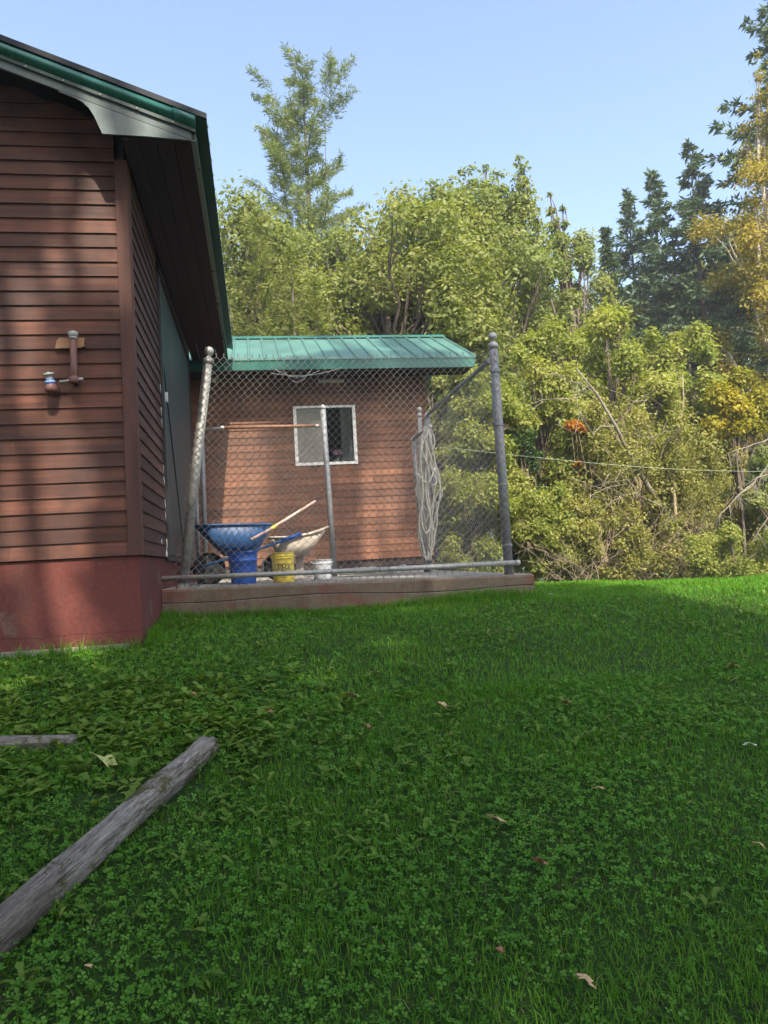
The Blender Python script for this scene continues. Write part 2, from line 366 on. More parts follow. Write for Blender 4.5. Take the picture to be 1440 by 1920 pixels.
# green sheet on the side wall
zp = atx(304, 545, XW).z
PY0, PY1 = YD+.045, 10.45
MB().box(XW-.019, XW+.02, YD+.007, YD+.044, ZB-.02, zp+.10).build('door_jamb', M['darkwood'], house)
dr = MB().box(XW-.019, XW+.012, PY0, PY1, ZB-.03, zp).build('door', M['panel'], house)
MB().box(XW+.0125, XW+.028, PY0+.02, PY0+.10, ZB+.02, zp-.02).build('stile', M['panel'], dr)
MB().box(XW+.0125, XW+.028, PY0+.11, PY1-.05, ZB+.02, ZB+.11).build('rail', M['panel'], dr)
mb = MB(); p0 = Vector((XW+.018, PY0+.14, zp-.75)); p1 = Vector((XW+.018, PY0+1.5, ZB+.14)); dd = (p1-p0).normalized(); nn = Vector((1,0,0)).cross(dd)*.035
mb.hexa([p0-nn-Vector((.006,0,0)), p1-nn-Vector((.006,0,0)), p1-nn+Vector((.006,0,0)), p0-nn+Vector((.006,0,0)), p0+nn-Vector((.006,0,0)), p1+nn-Vector((.006,0,0)), p1+nn+Vector((.006,0,0)), p0+nn+Vector((.006,0,0))]).build('brace', M['panel'], dr)
q = atx(305, 745, XW); MB().box(XW+.0125, XW+.045, q.y, q.y+.05, q.z-.04, q.z+.05).build('latch', M['white'], dr)
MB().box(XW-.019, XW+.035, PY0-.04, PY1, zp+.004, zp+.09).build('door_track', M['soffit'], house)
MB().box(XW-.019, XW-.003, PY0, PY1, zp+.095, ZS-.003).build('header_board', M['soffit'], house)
# foundation
gl_ = gzf(XW-.5, YF)
M['found'] = concrete('red_painted_foundation', (.125,.038,.031), (.17,.11,.085), .64, 3.0, line=.16)
fy = YF+.004
MB().box(XL+.05, XW-.012, fy, YEND-.1, gl_-.4, ZB-.006).build('foundation', M['found'], house, bevel=.008)
MB().box(XL, XW-.10, fy-.035, fy-.002, gl_-.35, gl_+.035).build('footing', M['slabtop'], house)
# roof: deck, metal trims
def sloped(mb, x0, x1, y0, y1, lo, hi):      # a slab following the rake between x0 and x1
    return mb.hexa([(x0,y0,roofz(x0)+lo),(x1,y0,roofz(x1)+lo),(x1,y1,roofz(x1)+lo),(x0,y1,roofz(x0)+lo),(x0,y0,roofz(x0)+hi),(x1,y0,roofz(x1)+hi),(x1,y1,roofz(x1)+hi),(x0,y1,roofz(x0)+hi)])
def zoff(px, py): p = at(px, py, YR-.03); return p.z-roofz(p.x)
rf = sloped(MB(), XR, B.x, YR, YEND+.05, -.022, 0)
rf.hexa([(XR-5,YR,roofz(XR)-5*sl-.022),(XR,YR,roofz(XR)-.022),(XR,YEND+.05,roofz(XR)-.022),(XR-5,YEND+.05,roofz(XR)-5*sl-.022),(XR-5,YR,roofz(XR)-5*sl),(XR,YR,roofz(XR)),(XR,YEND+.05,roofz(XR)),(XR-5,YEND+.05,roofz(XR)-5*sl)])
roof = rf.build('roof', M['greenroof'], house)
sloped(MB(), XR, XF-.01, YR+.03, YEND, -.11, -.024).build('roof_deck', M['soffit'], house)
yy = YR+.12
while yy < YEND:
    sloped(MB(), XR, B.x+.004, yy, yy+.03, .001, .022).build('roof_rib', M['greenroof'], roof); yy += .235
# rake trim (rolled metal), flange and board
def profile(mb, x0, x1, prof):      # prof: (y, dz)
    n = len(prof); b0 = len(mb.v)
    for x in (x0, x1): mb.v += [(x, y, roofz(x)+dz) for y, dz in prof]
    mb.f += [(b0+k, b0+n+k, b0+n+(k+1)%n, b0+(k+1)%n) for k in range(n)]
    mb.f += [tuple(b0+k for k in range(n)), tuple(b0+2*n-1-k for k in range(n))]; return mb
XTE = at(366,240,YR).x
hh = .098
arc = [(YR+.01-.055*math.sin(math.pi*k/10)**.8 if 0<k<10 else YR+.01, -.030-hh*(k/10)) for k in range(11)]
profile(MB(), XR, XTE, arc+[(YR+.028,-.030-hh),(YR+.028,-.03)]).build('rake_trim', M['greenmetal'], house, smooth=True)
arc2 = [(YR+.004-.059*math.sin(math.pi*k/10)**.8 if 0<k<10 else YR+.004, -.027-(hh+.006)*(k/10)) for k in range(11)]
profile(MB(), at(327,230,YR).x, XTE+.004, arc2+[(YR+.027,-.027-hh-.006),(YR+.027,-.027)]).build('trim_cap', M['greenmetal'], house, smooth=True)
sloped(MB(), XR, B.x+.002, YR-.02, YR-.001, -.028, .012).build('roof_edge', M['darkedge'], house)
sloped(MB(), XR, XTE, YR-.012, YR+.026, -.155, -.030-hh-.0015).build('trim_flange', M['darkgreen'], house)
sloped(MB(), XR, XF, YR+.004, YR+.026, -.215, -.1565).build('rake_board', M['rakeboard'], house)
pts = [(110,172),(126,178),(141,184),(155,192),(167,203),(176,217),(184,234),(192,251),(275,256),(358,262)]
W = [at(a_, b_, YR+.01) for a_, b_ in pts]
pl = [(p.x, p.z) for p in W]
top = [(XF-.002, roofz(XF-.002)-.217), (pl[0][0], roofz(pl[0][0])-.217)]
out = [q for q in pl if q[1] < roofz(q[0])-.218] + top
MB().prism(out, YR+.006, YR+.024).build('eave_return_panel', M['rakeboard'], house)
for k in range(9):
    x = XF-.12-k*.24; MB().lathe((x, YR-.013, roofz(x)-.147), [(.006,0),(.006,.006),(.002,.008)], 8, (0,-1,0)).build('screw', M['pipe_cap'], house)
# soffit boards, fascia, drip strip
nb = 4; wsof = (XF-XW-.018)/nb
for k in range(nb):
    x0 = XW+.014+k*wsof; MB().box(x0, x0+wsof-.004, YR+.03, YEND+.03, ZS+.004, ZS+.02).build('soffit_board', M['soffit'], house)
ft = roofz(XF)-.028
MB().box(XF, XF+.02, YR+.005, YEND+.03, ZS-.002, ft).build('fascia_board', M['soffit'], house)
MB().box(XF+.0215, XF+.026, YR, YEND+.04, ZS+.02, ft).build('fascia_metal', M['darkgreen'], house)
MB().box(XF-.004, XF+.034, YR-.002, YEND+.045, ZS-.010, ZS-.0035).build('drip_strip', M['greenmetal'], house)
MB().tube([(XF+.030, YR, ZS+.008), (XF+.030, YEND+.05, ZS+.006)], .006, 6).build('drip_edge', M['greenmetal'], house)
# worn mounting block, capped fill pipe and valve on the gable wall
yp = YF-.075
def W_(px, py, Y=YF): return at(px, py, Y)
p0, p1 = W_(104,654,YF-.03), W_(160,634,YF-.03)
MB().prism([(p0.x,p0.z),(p1.x-.03,p0.z+.004),(p1.x,p0.z+.02),(p1.x-.01,p0.z+.034),(p1.x-.004,p1.z),(p0.x+.03,p1.z+.003),(p0.x+.01,p1.z-.02)], YF-.040, YF-.017).build('mounting_block', M['rawwood'], house)
a0, a1 = W_(139,712,yp), W_(137,628,yp)
pp = MB().tube([(W_(139,712,yp).x, YF-.01, a0.z-.01),(a0.x, yp+.012, a0.z-.008),(a0.x, yp, a0.z+.012), a1], .0235, 14, True).build('fill_pipe', M['pipe'], house, smooth=True)
MB().lathe(a0+Vector((0,0,-.026)), [(.020,0),(.034,.006),(.036,.03),(.030,.045),(.026,.05)], 16).build('elbow', M['pipe'], pp, smooth=True)
MB().lathe(a1+Vector((0,0,-.03)), [(.027,0),(.028,.012),(.026,.014),(.031,.02),(.034,.024),(.036,.040),(.030,.052),(.014,.058)], 18).build('pipe_cap', M['pipe_cap'], pp, smooth=True)
v0 = W_(97,728,yp-.01)
vv = MB().tube([(v0.x+.01, YF-.01, v0.z-.01), (v0.x+.004, yp, v0.z-.005), (v0.x, yp-.02, v0.z+.01)], .034, 14).build('valve', M['pipe'], house, smooth=True)
MB().lathe(v0+Vector((0,-.02,-.035)), [(.02,0),(.038,.008),(.040,.03),(.036,.05),(.030,.06)], 18).build('valve_body', M['pipe'], vv, smooth=True)
MB().lathe(v0+Vector((-.003,-.02,.026)), [(.031,0),(.034,.004),(.034,.022),(.030,.026)], 18, (-.10,-.1,1)).build('blue_band', M['blueband'], vv, smooth=True)
MB().lathe(v0+Vector((-.004,-.021,.038)), [(.0345,0),(.0350,.001),(.0350,.004),(.0345,.005)], 18, (-.10,-.1,1)).build('white_band', M['whitepl'], vv, smooth=True)
MB().lathe(v0+Vector((-.006,-.022,.052)), [(.024,0),(.026,.012),(.020,.018),(.020,.03),(.033,.034),(.036,.040),(.036,.048),(.028,.052),(.024,.046),(.010,.046),(.010,.056),(.004,.058)], 18, (-.12,-.25,1)).build('handwheel', M['pipe_cap'], vv, smooth=True)
b0 = W_(112,716,yp); b1 = W_(156,710,yp)
MB().tube([b0, b1], .010, 10).build('cross_pipe', M['pipe_cap'], pp, smooth=True)

# ------------------------------------------------------------------ shed
YW = 11.90; YE = 11.32
shed = empty('shed', (at(600,1050,YW).x, YW, gzf(.8, YW)), 'small red-brown shed with green standing-rib metal roof and white slider window behind the fence', 'shed')
SXR = at(808, 870, YW).x; SXL = -1.9
SZB = at(700, 1048, YW).z
ZE1 = at(680, 689, YE).z; ZE0 = at(680, 671, YE).z; SRX = at(893, 671, YE).x
# ridge depth from the gable edge seen at 830,632
d = ray(830, 632); YRI = SRX*d.y/d.x; ZRI = EYE.z + d.z*(YRI/d.y)
ssl = (ZRI-ZE0)/(YRI-YE); SDB = 2*YRI-YW; 
sx = lambda ym: ZE0 + (ym-YE)*ssl
# window opening
wl, wr = at(554,815,YW-.02).x, at(666,815,YW-.02).x; wb, wt = at(610,868,YW-.02).z, at(610,763,YW-.02).z
wz = shed
zt_wall = sx(YW)-.10
wall = MB()
wall.box(SXL, wl, YW+.02, YW+.09, SZB, zt_wall).box(wr, SXR-.03, YW+.02, YW+.09, SZB, zt_wall).box(wl, wr, YW+.02, YW+.09, SZB, wb).box(wl, wr, YW+.02, YW+.09, wt, zt_wall)
wall.build('wall', M['interior'], shed)
MB().box(SXL, SXL+.07, YW+.095, SDB, SZB, zt_wall).build('wall', M['interior'], shed)
MB().box(SXR-.10, SXR-.03, YW+.095, SDB, SZB, zt_wall).build('wall', M['interior'], shed)
MB().box(SXL+.08, SXR-.11, SDB-.08, SDB, SZB, zt_wall).build('wall', M['interior'], shed)
MB().box(SXL, SXR-.03, YW+.02, SDB, SZB-.12, SZB-.003).build('floor_frame', M['darkwood'], shed)
for xx in (SXL+.4, .5, 1.4, SXR-.25):
    MB().box(xx-.1, xx+.1, YW+.3, YW+.5, gzf(xx,YW)-.1, SZB-.125).build('foundation_block', M['slabtop'], shed)
for xx in (-1.2, .6, SXR-.5):
    MB().box(xx-.1, xx+.1, SDB-.5, SDB-.3, gzf(xx,SDB)-.1, SZB-.125).build('foundation_block', M['slabtop'], shed)
z = SZB; exs = .1085
while z < zt_wall-.02:
    zt = min(z+exs+.01, zt_wall)
    cuts = [(SXL, wl-.001), (wr+.001, SXR-.05)] if (zt > wb and z < wt) else None
    if cuts is None:
        j = random.uniform(SXL+1.2, SXR-.6); cuts = [(SXL, j-.001), (j+.001, SXR-.05)]
    if (z < wb < zt-.015) : pass
    for (x0, x1) in cuts:
        p = [(x0,YW-.014,z),(x1,YW-.014,z),(x1,YW+.018,z),(x0,YW+.018,z),(x0,YW-.001,zt),(x1,YW-.001,zt),(x1,YW+.018,zt),(x0,YW+.018,zt)]
        MB().hexa(p).build('siding_board', M['siding_shed'], shed)
    # strips filling the rows cut by the window head and sill
    if z < wb < zt: MB().box(wl, wr, YW-.008, YW+.018, z, wb-.002).build('siding_board', M['siding_shed'], shed)
    if z < wt < zt: MB().box(wl, wr, YW-.008, YW+.018, wt+.002, zt).build('siding_board', M['siding_shed'], shed)
    p = [(SXR-.03+.012, YW+.03, z), (SXR-.03+.012, SDB, z), (SXR-.029, SDB, z), (SXR-.029, YW+.03, z), (SXR-.03+.003, YW+.03, zt), (SXR-.03+.003, SDB, zt), (SXR-.029, SDB, zt), (SXR-.029, YW+.03, zt)]
    MB().hexa(p).build('siding_board', M['siding_shed'], shed)
    z += exs
MB().box(SXR-.049, SXR-.012, YW-.018, YW+.028, SZB-.004, zt_wall).build('corner_board', M['siding_shed'], shed)
# gable end
MB().add([(SXR-.04,YW+.03,zt_wall+.002),(SXR-.04,SDB,zt_wall+.002),(SXR-.04,YRI,ZRI-.14),(SXR-.02,YW+.03,zt_wall+.002),(SXR-.02,SDB,zt_wall+.002),(SXR-.02,YRI,ZRI-.14)],
   [(0,2,1),(3,4,5),(0,1,4,3),(1,2,5,4),(2,0,3,5)]).build('gable', M['siding_shed'], shed)
def shx(mb, x0, x1, ya, yb, lo, hi):
    return mb.hexa([(x0,ya,sx(ya)+lo),(x1,ya,sx(ya)+lo),(x1,yb,sx(yb)+lo),(x0,yb,sx(yb)+lo),(x0,ya,sx(ya)+hi),(x1,ya,sx(ya)+hi),(x1,yb,sx(yb)+hi),(x0,yb,sx(yb)+hi)])
sroof = shx(MB(), SXL-.3, SRX, YE, YRI, -.016, 0).build('roof', M['greenroof'], shed)
bz = ZRI-ssl*(SDB+.25-YRI)
MB().hexa([(SXL-.3,YRI+.001,ZRI-.016),(SRX,YRI+.001,ZRI-.016),(SRX,SDB+.25,bz-.016),(SXL-.3,SDB+.25,bz-.016),(SXL-.3,YRI+.001,ZRI),(SRX,YRI+.001,ZRI),(SRX,SDB+.25,bz),(SXL-.3,SDB+.25,bz)]).build('back_roof', M['greenroof'], shed)
x = SRX-.02; 
while x > SXL-.25:
    mb = MB(); a_ = .014; 
    mb.hexa([(x-.022,YE-.004,sx(YE)+.001),(x+.022,YE-.004,sx(YE)+.001),(x+.022,YRI,ZRI+.001),(x-.022,YRI,ZRI+.001),(x-.010,YE-.004,sx(YE)+.026),(x+.010,YE-.004,sx(YE)+.026),(x+.010,YRI,ZRI+.026),(x-.010,YRI,ZRI+.026)])
    mb.build('roof_rib', M['greenroof'], sroof); x -= .2286
mb = MB(); mb.hexa([(SXL-.3,YRI-.13,sx(YRI-.13)+.0275),(SRX+.01,YRI-.13,sx(YRI-.13)+.0275),(SRX+.01,YRI+.0,ZRI+.0275),(SXL-.3,YRI,ZRI+.0275),(SXL-.3,YRI-.13,sx(YRI-.13)+.032),(SRX+.01,YRI-.13,sx(YRI-.13)+.032),(SRX+.01,YRI,ZRI+.045),(SXL-.3,YRI,ZRI+.045)])
mb.build('ridge_cap', M['greenmetal'], shed)
MB().box(SXL-.28, SRX-.02, YE+.012, YE+.036, ZE1, ZE0-.018).build('fascia', M['greenmetal'], shed)
MB().box(SXL-.28, SRX-.018, YE+.006, YE+.04, ZE1-.012, ZE1-.002).build('drip_strip', M['greenmetal'], shed)
shx(MB(), SRX-.045, SRX-.019, YE+.04, YRI, -.15, -.018).build('rake_board', M['greenmetal'], shed)
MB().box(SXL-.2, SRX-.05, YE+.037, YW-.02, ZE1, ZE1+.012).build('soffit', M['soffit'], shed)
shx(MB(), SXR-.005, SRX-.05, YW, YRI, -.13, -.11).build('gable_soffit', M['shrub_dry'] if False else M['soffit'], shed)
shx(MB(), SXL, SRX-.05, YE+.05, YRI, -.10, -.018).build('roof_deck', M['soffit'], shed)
# window
win = MB(); fwid = .035
win.box(wl-.02, wr+.02, YW-.03, YW+.03, wb-.03, wb+.012).box(wl-.02, wr+.02, YW-.03, YW+.03, wt-.012, wt+.02)
win.box(wl-.02, wl+.028, YW-.0301, YW+.029, wb+.0125, wt-.0125).box(wr-.028, wr+.02, YW-.0301, YW+.029, wb+.0125, wt-.0125)
win = win.build('window', M['white'], shed)
xm = (wl+wr)/2
MB().box(xm-.018, xm+.012, YW-.012, YW+.022, wb+.013, wt-.013).build('mullion', M['white'], win)
MB().box(wl+.03, xm-.02, YW-.004, YW-.002, wb+.014, wt-.014).build('screen', M['screen'], win)
MB().box(wl+.03, xm-.02, YW+.010, YW+.014, wb+.014, wt-.014).build('pane', M['glass'], win)
MB().box(xm+.014, wr-.03, YW+.002, YW+.006, wb+.014, wt-.014).build('pane', M['glass'], win)
MB().box(wl, wr, YW+.091, YW+.30, wb-.04, wb-.015).build('window_sill', M['white'], win)
# curtain inside
mb = MB(); n = 14
for k in range(n):
    x0 = wr-.20+.17*k/n; x1 = wr-.20+.17*(k+1)/n; ya = YW+.16+.012*math.sin(k*1.9); yb = YW+.16+.012*math.sin((k+1)*1.9)
    mb.add([(x0,ya,wb+.02),(x1,yb,wb+.02),(x1,yb,wt+.05),(x0,ya,wt+.05)], [(0,1,2,3)])
mb.build('curtain', M['curtain'], win)
q0, q1 = at(597,718,YW-.03), at(645,712,YW-.03)
MB().box(q0.x, q1.x, YW-.05, YW-.016, q0.z, q0.z+.045).build('wall_light', M['pipe_cap'], shed)
q = at(402,712,YW-.06); lp = MB().lathe((q.x, YW-.016, q.z), [(.03,0),(.03,.03),(.055,.05),(.06,.09),(.045,.12),(.01,.13)], 14, (0,-1,0)).build('outdoor_lamp', M['pipe_cap'], shed, smooth=True)
for (xa,ya,xb,yb,dp) in ((515,692,600,694,14),(530,693,585,692,24),(508,700,640,690,9)):
    pts = [at(xa+(xb-xa)*t, ya+(yb-ya)*t+dp*math.sin(math.pi*t), YE-.03-.03*math.sin(math.pi*t)) for t in np.linspace(0,1,16)]
    tag(MB().tube(pts, .004, 5).build('hanging_wire', M['pipe_cap']), ['shallow grey wire loop hanging under the shed eave, left of the window','deepest grey wire loop under the shed eave above the window','longest thin wire sagging along the shed eave'][[14,24,9].index(dp)], 'wire', 'loose wires under the shed eave')
# flower in a vase on the sill inside
q = at(634, 862, YW+.12)
fv = empty('flower_vase', (q.x, YW+.12, wb-.015), 'pink many-petalled flower in a small vase behind the right pane of the shed window', 'flower')
MB().lathe((q.x, YW+.12, wb-.015), [(.018,0),(.026,.02),(.022,.06),(.012,.09),(.015,.10)], 12).build('vase', M['pipe_cap'], fv, smooth=True)
MB().tube([(q.x, YW+.12, wb+.06), (q.x+.002, YW+.115, wb+.13)], .004, 6).build('stem', M['darkleaf'], fv)
for k in range(16):
    a_ = 2*math.pi*k/16+.2; el = .35+.5*(k%2); dv = Vector((math.cos(a_)*math.cos(el), -abs(math.sin(a_))*math.cos(el)*.8, math.sin(el)*1.0 + .1)); c0 = Vector((q.x, YW+.115, wb+.135)); L = .10
    sd = dv.cross(Vector((0,-1,.3))).normalized()*.016
    MB().add([c0, c0+dv*L*.55+sd, c0+dv*L, c0+dv*L*.55-sd, c0+dv*L*.5+Vector((0,.006,0))], [(0,1,2,3),(4,2,1),(4,3,2)]).build('petal', M['pink'], fv)

# ------------------------------------------------------------------ concrete slab
YSL = 6.86
sl_l = at(296, 1106, YSL); sl_r = at(1001, 1076, YSL)
zb_l = E-.150; nseg = 60
V = []; fz = []
xsS = np.linspace(XW-.005, sl_r.x, nseg)
slab = empty('concrete_slab', (1.0, YSL, gzf(1,YSL)), 'low concrete slab with flaking red paint and a crack along its front edge under the fence', 'slab')
mb = MB(); YB = YW+1.2
prev = None
for k, x in enumerate(xsS):
    t = (x-xsS[0])/(xsS[-1]-xsS[0]); zt = sl_l.z*(1-t)+sl_r.z*t; zb = E-.155-.02*t
    n1 = .010*math.sin(x*9)+.008*math.sin(x*23+1)+.006*random.uniform(-1,1); 
    ed = .006*random.uniform(-1,1)
    prof = [(YSL+.006+n1*.5, gzf(x,YSL)-.25), (YSL+.002+n1*.6, zt-.118+.014*math.sin(x*3.1)), (YSL+.018+n1*.5, zt-.112+.014*math.sin(x*3.1)), (YSL+n1*.5, zt-.104+.014*math.sin(x*3.1)), (YSL-.004+n1*.4, zt-.02), (YSL+.014+ed, zt-.002+ed*.3), (YSL+.10, zt+.001), (YB, zb), (YB, gzf(x,YB)-.3)]
    b0 = len(mb.v); mb.v += [(x, y, z_) for y, z_ in prof]; n = len(prof)
    if prev is not None: mb.f += [(prev+i_, b0+i_, b0+i_+1, prev+i_+1) for i_ in range(n-1)]
    if k in (0, nseg-1): mb.f.append(tuple(range(b0, b0+n)) if k == 0 else tuple(range(b0+n-1, b0-1, -1)))
    prev = b0
so = mb.build('slab_body', M['slab'], slab)
so.data.materials.append(M['slabtop'])
for p in so.data.polygons:
    if p.normal.z > .8 and p.center.y > .0: p.material_index = 1
def slabz(x, y):
    t = (x-xsS[0])/(xsS[-1]-xsS[0]); zt = sl_l.z*(1-t)+sl_r.z*t; zb = E-.155-.02*t
    return zt + (zb-zt)*max(0, (y-YSL-.1))/(YB-YSL-.1)
random.seed(21)
for k in range(9):
    px = (412, 425, 1010, 1020, 350, 640, 745, 372, 1034)[k]; x = at(px, 1140, YSL-.1).x; y = YSL-.08-.05*random.random(); z0 = gzf(x,y)
    r = random.uniform(.012,.03); mb = MB(); 
    pts = [Vector((x,y,z0+r*.5))+Vector((random.uniform(-1,1)*r*1.5, random.uniform(-1,1)*r, random.uniform(-.6,.8)*r)) for _ in range(9)]
    bmx = bmesh.new(); [bmx.verts.new(p) for p in pts]; bmesh.ops.convex_hull(bmx, input=bmx.verts)
    me = bpy.data.meshes.new('stone'); bmx.to_mesh(me); bmx.free(); me.materials.append(M['slabtop']); so_ = link(bpy.data.objects.new('stone', me))
    if k < 0: pass
    tag(so_, ('pale flat concrete chip in the grass before the left part of the slab','second concrete chip just right of the pale flat one','concrete chip at the right end of the slab','small chip beside the one at the right end of the slab','concrete chip near the house corner and slab','concrete chip below the mid pipe post','concrete chip below the middle of the slab','concrete chip under the left fence post','concrete chip farthest right, beyond the slab end')[k], 'stone', 'concrete chips by the slab')

# ------------------------------------------------------------------ fences
def ball_post(name, base, top, rad, parent, m, cap='ball', ball=None):
    base = Vector(base); top = Vector(top)
    ax = (top-base).normalized(); L = (top-base).length; bl = ball or rad*1.05
    po = MB().tube([base, base+ax*(L-2.6*bl)], rad, 18).build(name, m, parent, smooth=True)
    q = base+ax*(L-2.6*bl)
    prof = [(rad*1.12, -.05), (rad*1.14, -.0), (rad*1.0,.004), (rad*.7,.008), (rad*.55, bl*.5)]
    for k in range(1, 12):
        th = math.pi*k/12; prof.append((bl*math.sin(th), bl*1.6 - bl*math.cos(th)))
    prof.sort(key=lambda t: 0) 
    MB().lathe(q, prof, 18, ax).build('post_cap', M['pipe_cap'], po, smooth=True)
    return po
def chain_link(name, P0, U, Vv, N, wid, h_fn, parent, m, dia=.0716, r=.0019, ph=0, leanfn=None):
    """chain-link cloth: zigzag wires, P0 corner, U across, Vv up, N off the cloth."""
    mb = MB(); P0 = Vector(P0); U = Vector(U); Vv = Vector(Vv); N = Vector(N); nw = int(wid/(dia/2))//2*2; st = dia/2
    for k in range(int(wid/dia)+1):
        x0 = k*dia; hmax = h_fn(x0); n = int(hmax/st); pts = []
        if n < 3: continue
        for i_ in range(n+1):
            side = (i_ % 2); x = x0 + (dia*(.515) if side else -.015*dia) + (0 if k % 1 == 0 else 0)
            x = x0 + (dia*.52 if side else -dia*.02)
            pts.append((x, i_*st, .0022*(1 if side else -1)))
        # neighbour wires mirror so that diamonds close
        for half in (0, 1):
            q = []
            for (x, y, d_) in pts:
                xx = x if half == 0 else 2*x0+dia-x
                off = leanfn(y) if leanfn else 0
                sag = .004*math.sin(xx*5+y*3)
                q.append(P0+U*(xx+off)+Vv*y+N*((d_ if half == 0 else -d_)+sag))
            # twisted tips
            e = q[-1]; q.append(e + Vv*.030 + U*(random.uniform(-.006,.006)))
            q.insert(0, q[0] - Vv*.024)
            mb.tube(q, r, 4, False)
    o_ = mb.build(name, m, parent); o_['kind'] = 'stuff'; return o_
YP = 6.98
kennel = empty('chain_link_fence', (.6, YP, slabz(.6,YP)), 'tall galvanised chain-link panel facing the lawn between two ball-capped posts', 'fence')
lb, lt = at(342,1096,YP), at(393,650,YP); rb, rtp = at(955,1074,YP), at(923,623,YP)
lb.z = slabz(lb.x, YP)-.02; rb.z = slabz(rb.x,YP)-.02
ball_post('post', lb, lt, .041, kennel, M['galv2'])
ball_post('post', rb, rtp, .041, kennel, M['galv'])
MB().lathe((lb.x, YP, slabz(lb.x,YP)-.004), [(.058,0),(.06,.02),(.05,.045),(.042,.05)], 14).build('post_foot', M['slabtop'], kennel)
# dark companion pipe on the right post
MB().tube([rb+Vector((.012,.09,.0)), rb+(rtp-rb)*.80+Vector((.012,.09,0))], .032, 12).build('post', M['galv'], kennel, smooth=True)
r0_, r1_ = at(303,1085,YP-.075), at(968,1055,YP-.075); rm_ = at(728,1067,YP-.075)
MB().tube([r0_, rm_], .0215, 12).build('bottom_rail', M['galv2'], kennel, smooth=True)
MB().tube([rm_, rm_+(r1_-rm_)*.02, r1_], [.0185,.0235,.0235], 12).build('bottom_rail', M['galv2'], kennel, smooth=True)
MB().lathe(r1_, [(.024,0),(.026,.002),(.026,.03),(.018,.036)], 12, (1,0,-.03)).build('rail_cap', M['pipe_cap'], kennel, smooth=True)
ztop = at(650, 664, YP).z; zlow = at(640, 1086, YP-.05).z; hh_ = ztop-zlow
XL0 = at(322,1090,YP).x; XR0 = at(948,1060,YP).x
# cloth leans with the left post
mb_w = XR0-XL0
def cloth():
    mb = MB(); dia = .0716; st = dia/2; n = int(hh_/st)
    lx = lambda y: (at(392,664,YP-.045).x-.03-XL0)*(y/hh_)
    k = 0
    K = int(mb_w/dia)+1
    for k in range(K):
        t = k/K
        for half in (0,1):
            q = []
            for i_ in range(n+1):
                side = i_ % 2; x = (dia*.52 if side else -dia*.02); x = k*dia + (x if half == 0 else dia-x); y = i_*st
                off = lx(y)*(1-t)**1.0 ; sagz = -.025*math.sin(math.pi*t)*(y/hh_)
                q.append(Vector((XL0+x*(1 - (lx(y)/mb_w)*0)+off*(1), YP-.048+(.0022 if (side ^ half) else -.0022)+.006*math.sin(x*3+y*2), zlow+y+sagz+ (rtp.z-rtp.z)*t)))
            e = q[-1]; q.append(e+Vector((random.uniform(-.004,.004)+(.007 if half else -.007),0,.028))); q.insert(0, q[0]+Vector((0,0,-.026)))
            mb.tube(q, .0026, 4, False)
    o_ = mb.build('chain_link_mesh', M['wire'], kennel); o_['kind'] = 'stuff'
cloth()
for zz, px in ((.25,0),(.75,0),(1.25,0),(1.7,0)):
    p = rb+(rtp-rb)*(zz/2.05); MB().lathe(p, [(.043,0),(.046,.002),(.046,.022),(.043,.024)], 16, (rtp-rb)).build('tension_band', M['galv'], kennel, smooth=True)
for px in (342, 430, 520, 610, 700, 735, 790, 880, 948):
    p = r0_+(r1_-r0_)*((px-303)/665.); MB().lathe(p-Vector((.004,0,0)), [(.0255,0),(.0275,.001),(.0275,.005),(.0255,.006)], 12, (r1_-r0_)).build('tie_wire', M['wire'], kennel)
MB().lathe(lb+(lt-lb)*.93, [(.044,0),(.052,.003),(.052,.03),(.044,.034)], 16, (lt-lb)).build('tension_band', M['galv2'], kennel, smooth=True)
# right side panel
YQ = 9.64
tr0 = at(916,678,YP+.03); tr1 = at(800,793,YQ)
sidep = empty('chain_link_fence', (tr1.x, 8.3, slabz(tr1.x,8.3)), 'side chain-link panel running back from the right corner post under a sloping-looking top rail', 'fence')
tr1 = Vector((tr0.x-.03, YQ, tr0.z)); 
b1 = at(802, 1050, YQ); b1.z = slabz(b1.x, YQ)-.02; tr1.x = at(802,793,YQ).x
MB().tube([tr0, tr1+(tr1-tr0).normalized()*.04], .021, 12).build('top_rail', M['galv'], sidep, smooth=True)
MB().lathe(tr0-Vector((0,.03,0)), [(.024,0),(.030,.004),(.030,.05),(.024,.055)], 12, (0,1,0)).build('rail_end', M['galv'], sidep, smooth=True)
MB().tube([b1, tr1-Vector((0,0,.03))], .038, 14).build('post', M['galv'], sidep, smooth=True)
MB().lathe(tr1-Vector((0,0,.035)), [(.041,0),(.043,.03),(.034,.055),(.012,.068)], 14).build('post_cap', M['pipe_cap'], sidep, smooth=True)
U = (tr1-tr0); U.z = 0; Ln = U.length; U.normalize(); zl = slabz(tr0.x, 8.3)+.03
chain_link('chain_link_mesh', (tr0.x, tr0.y+.05, zl), U, (0,0,1), (1,0,0), Ln-.06, lambda x: tr0.z-zl, sidep, M['wire'], r=.0011)
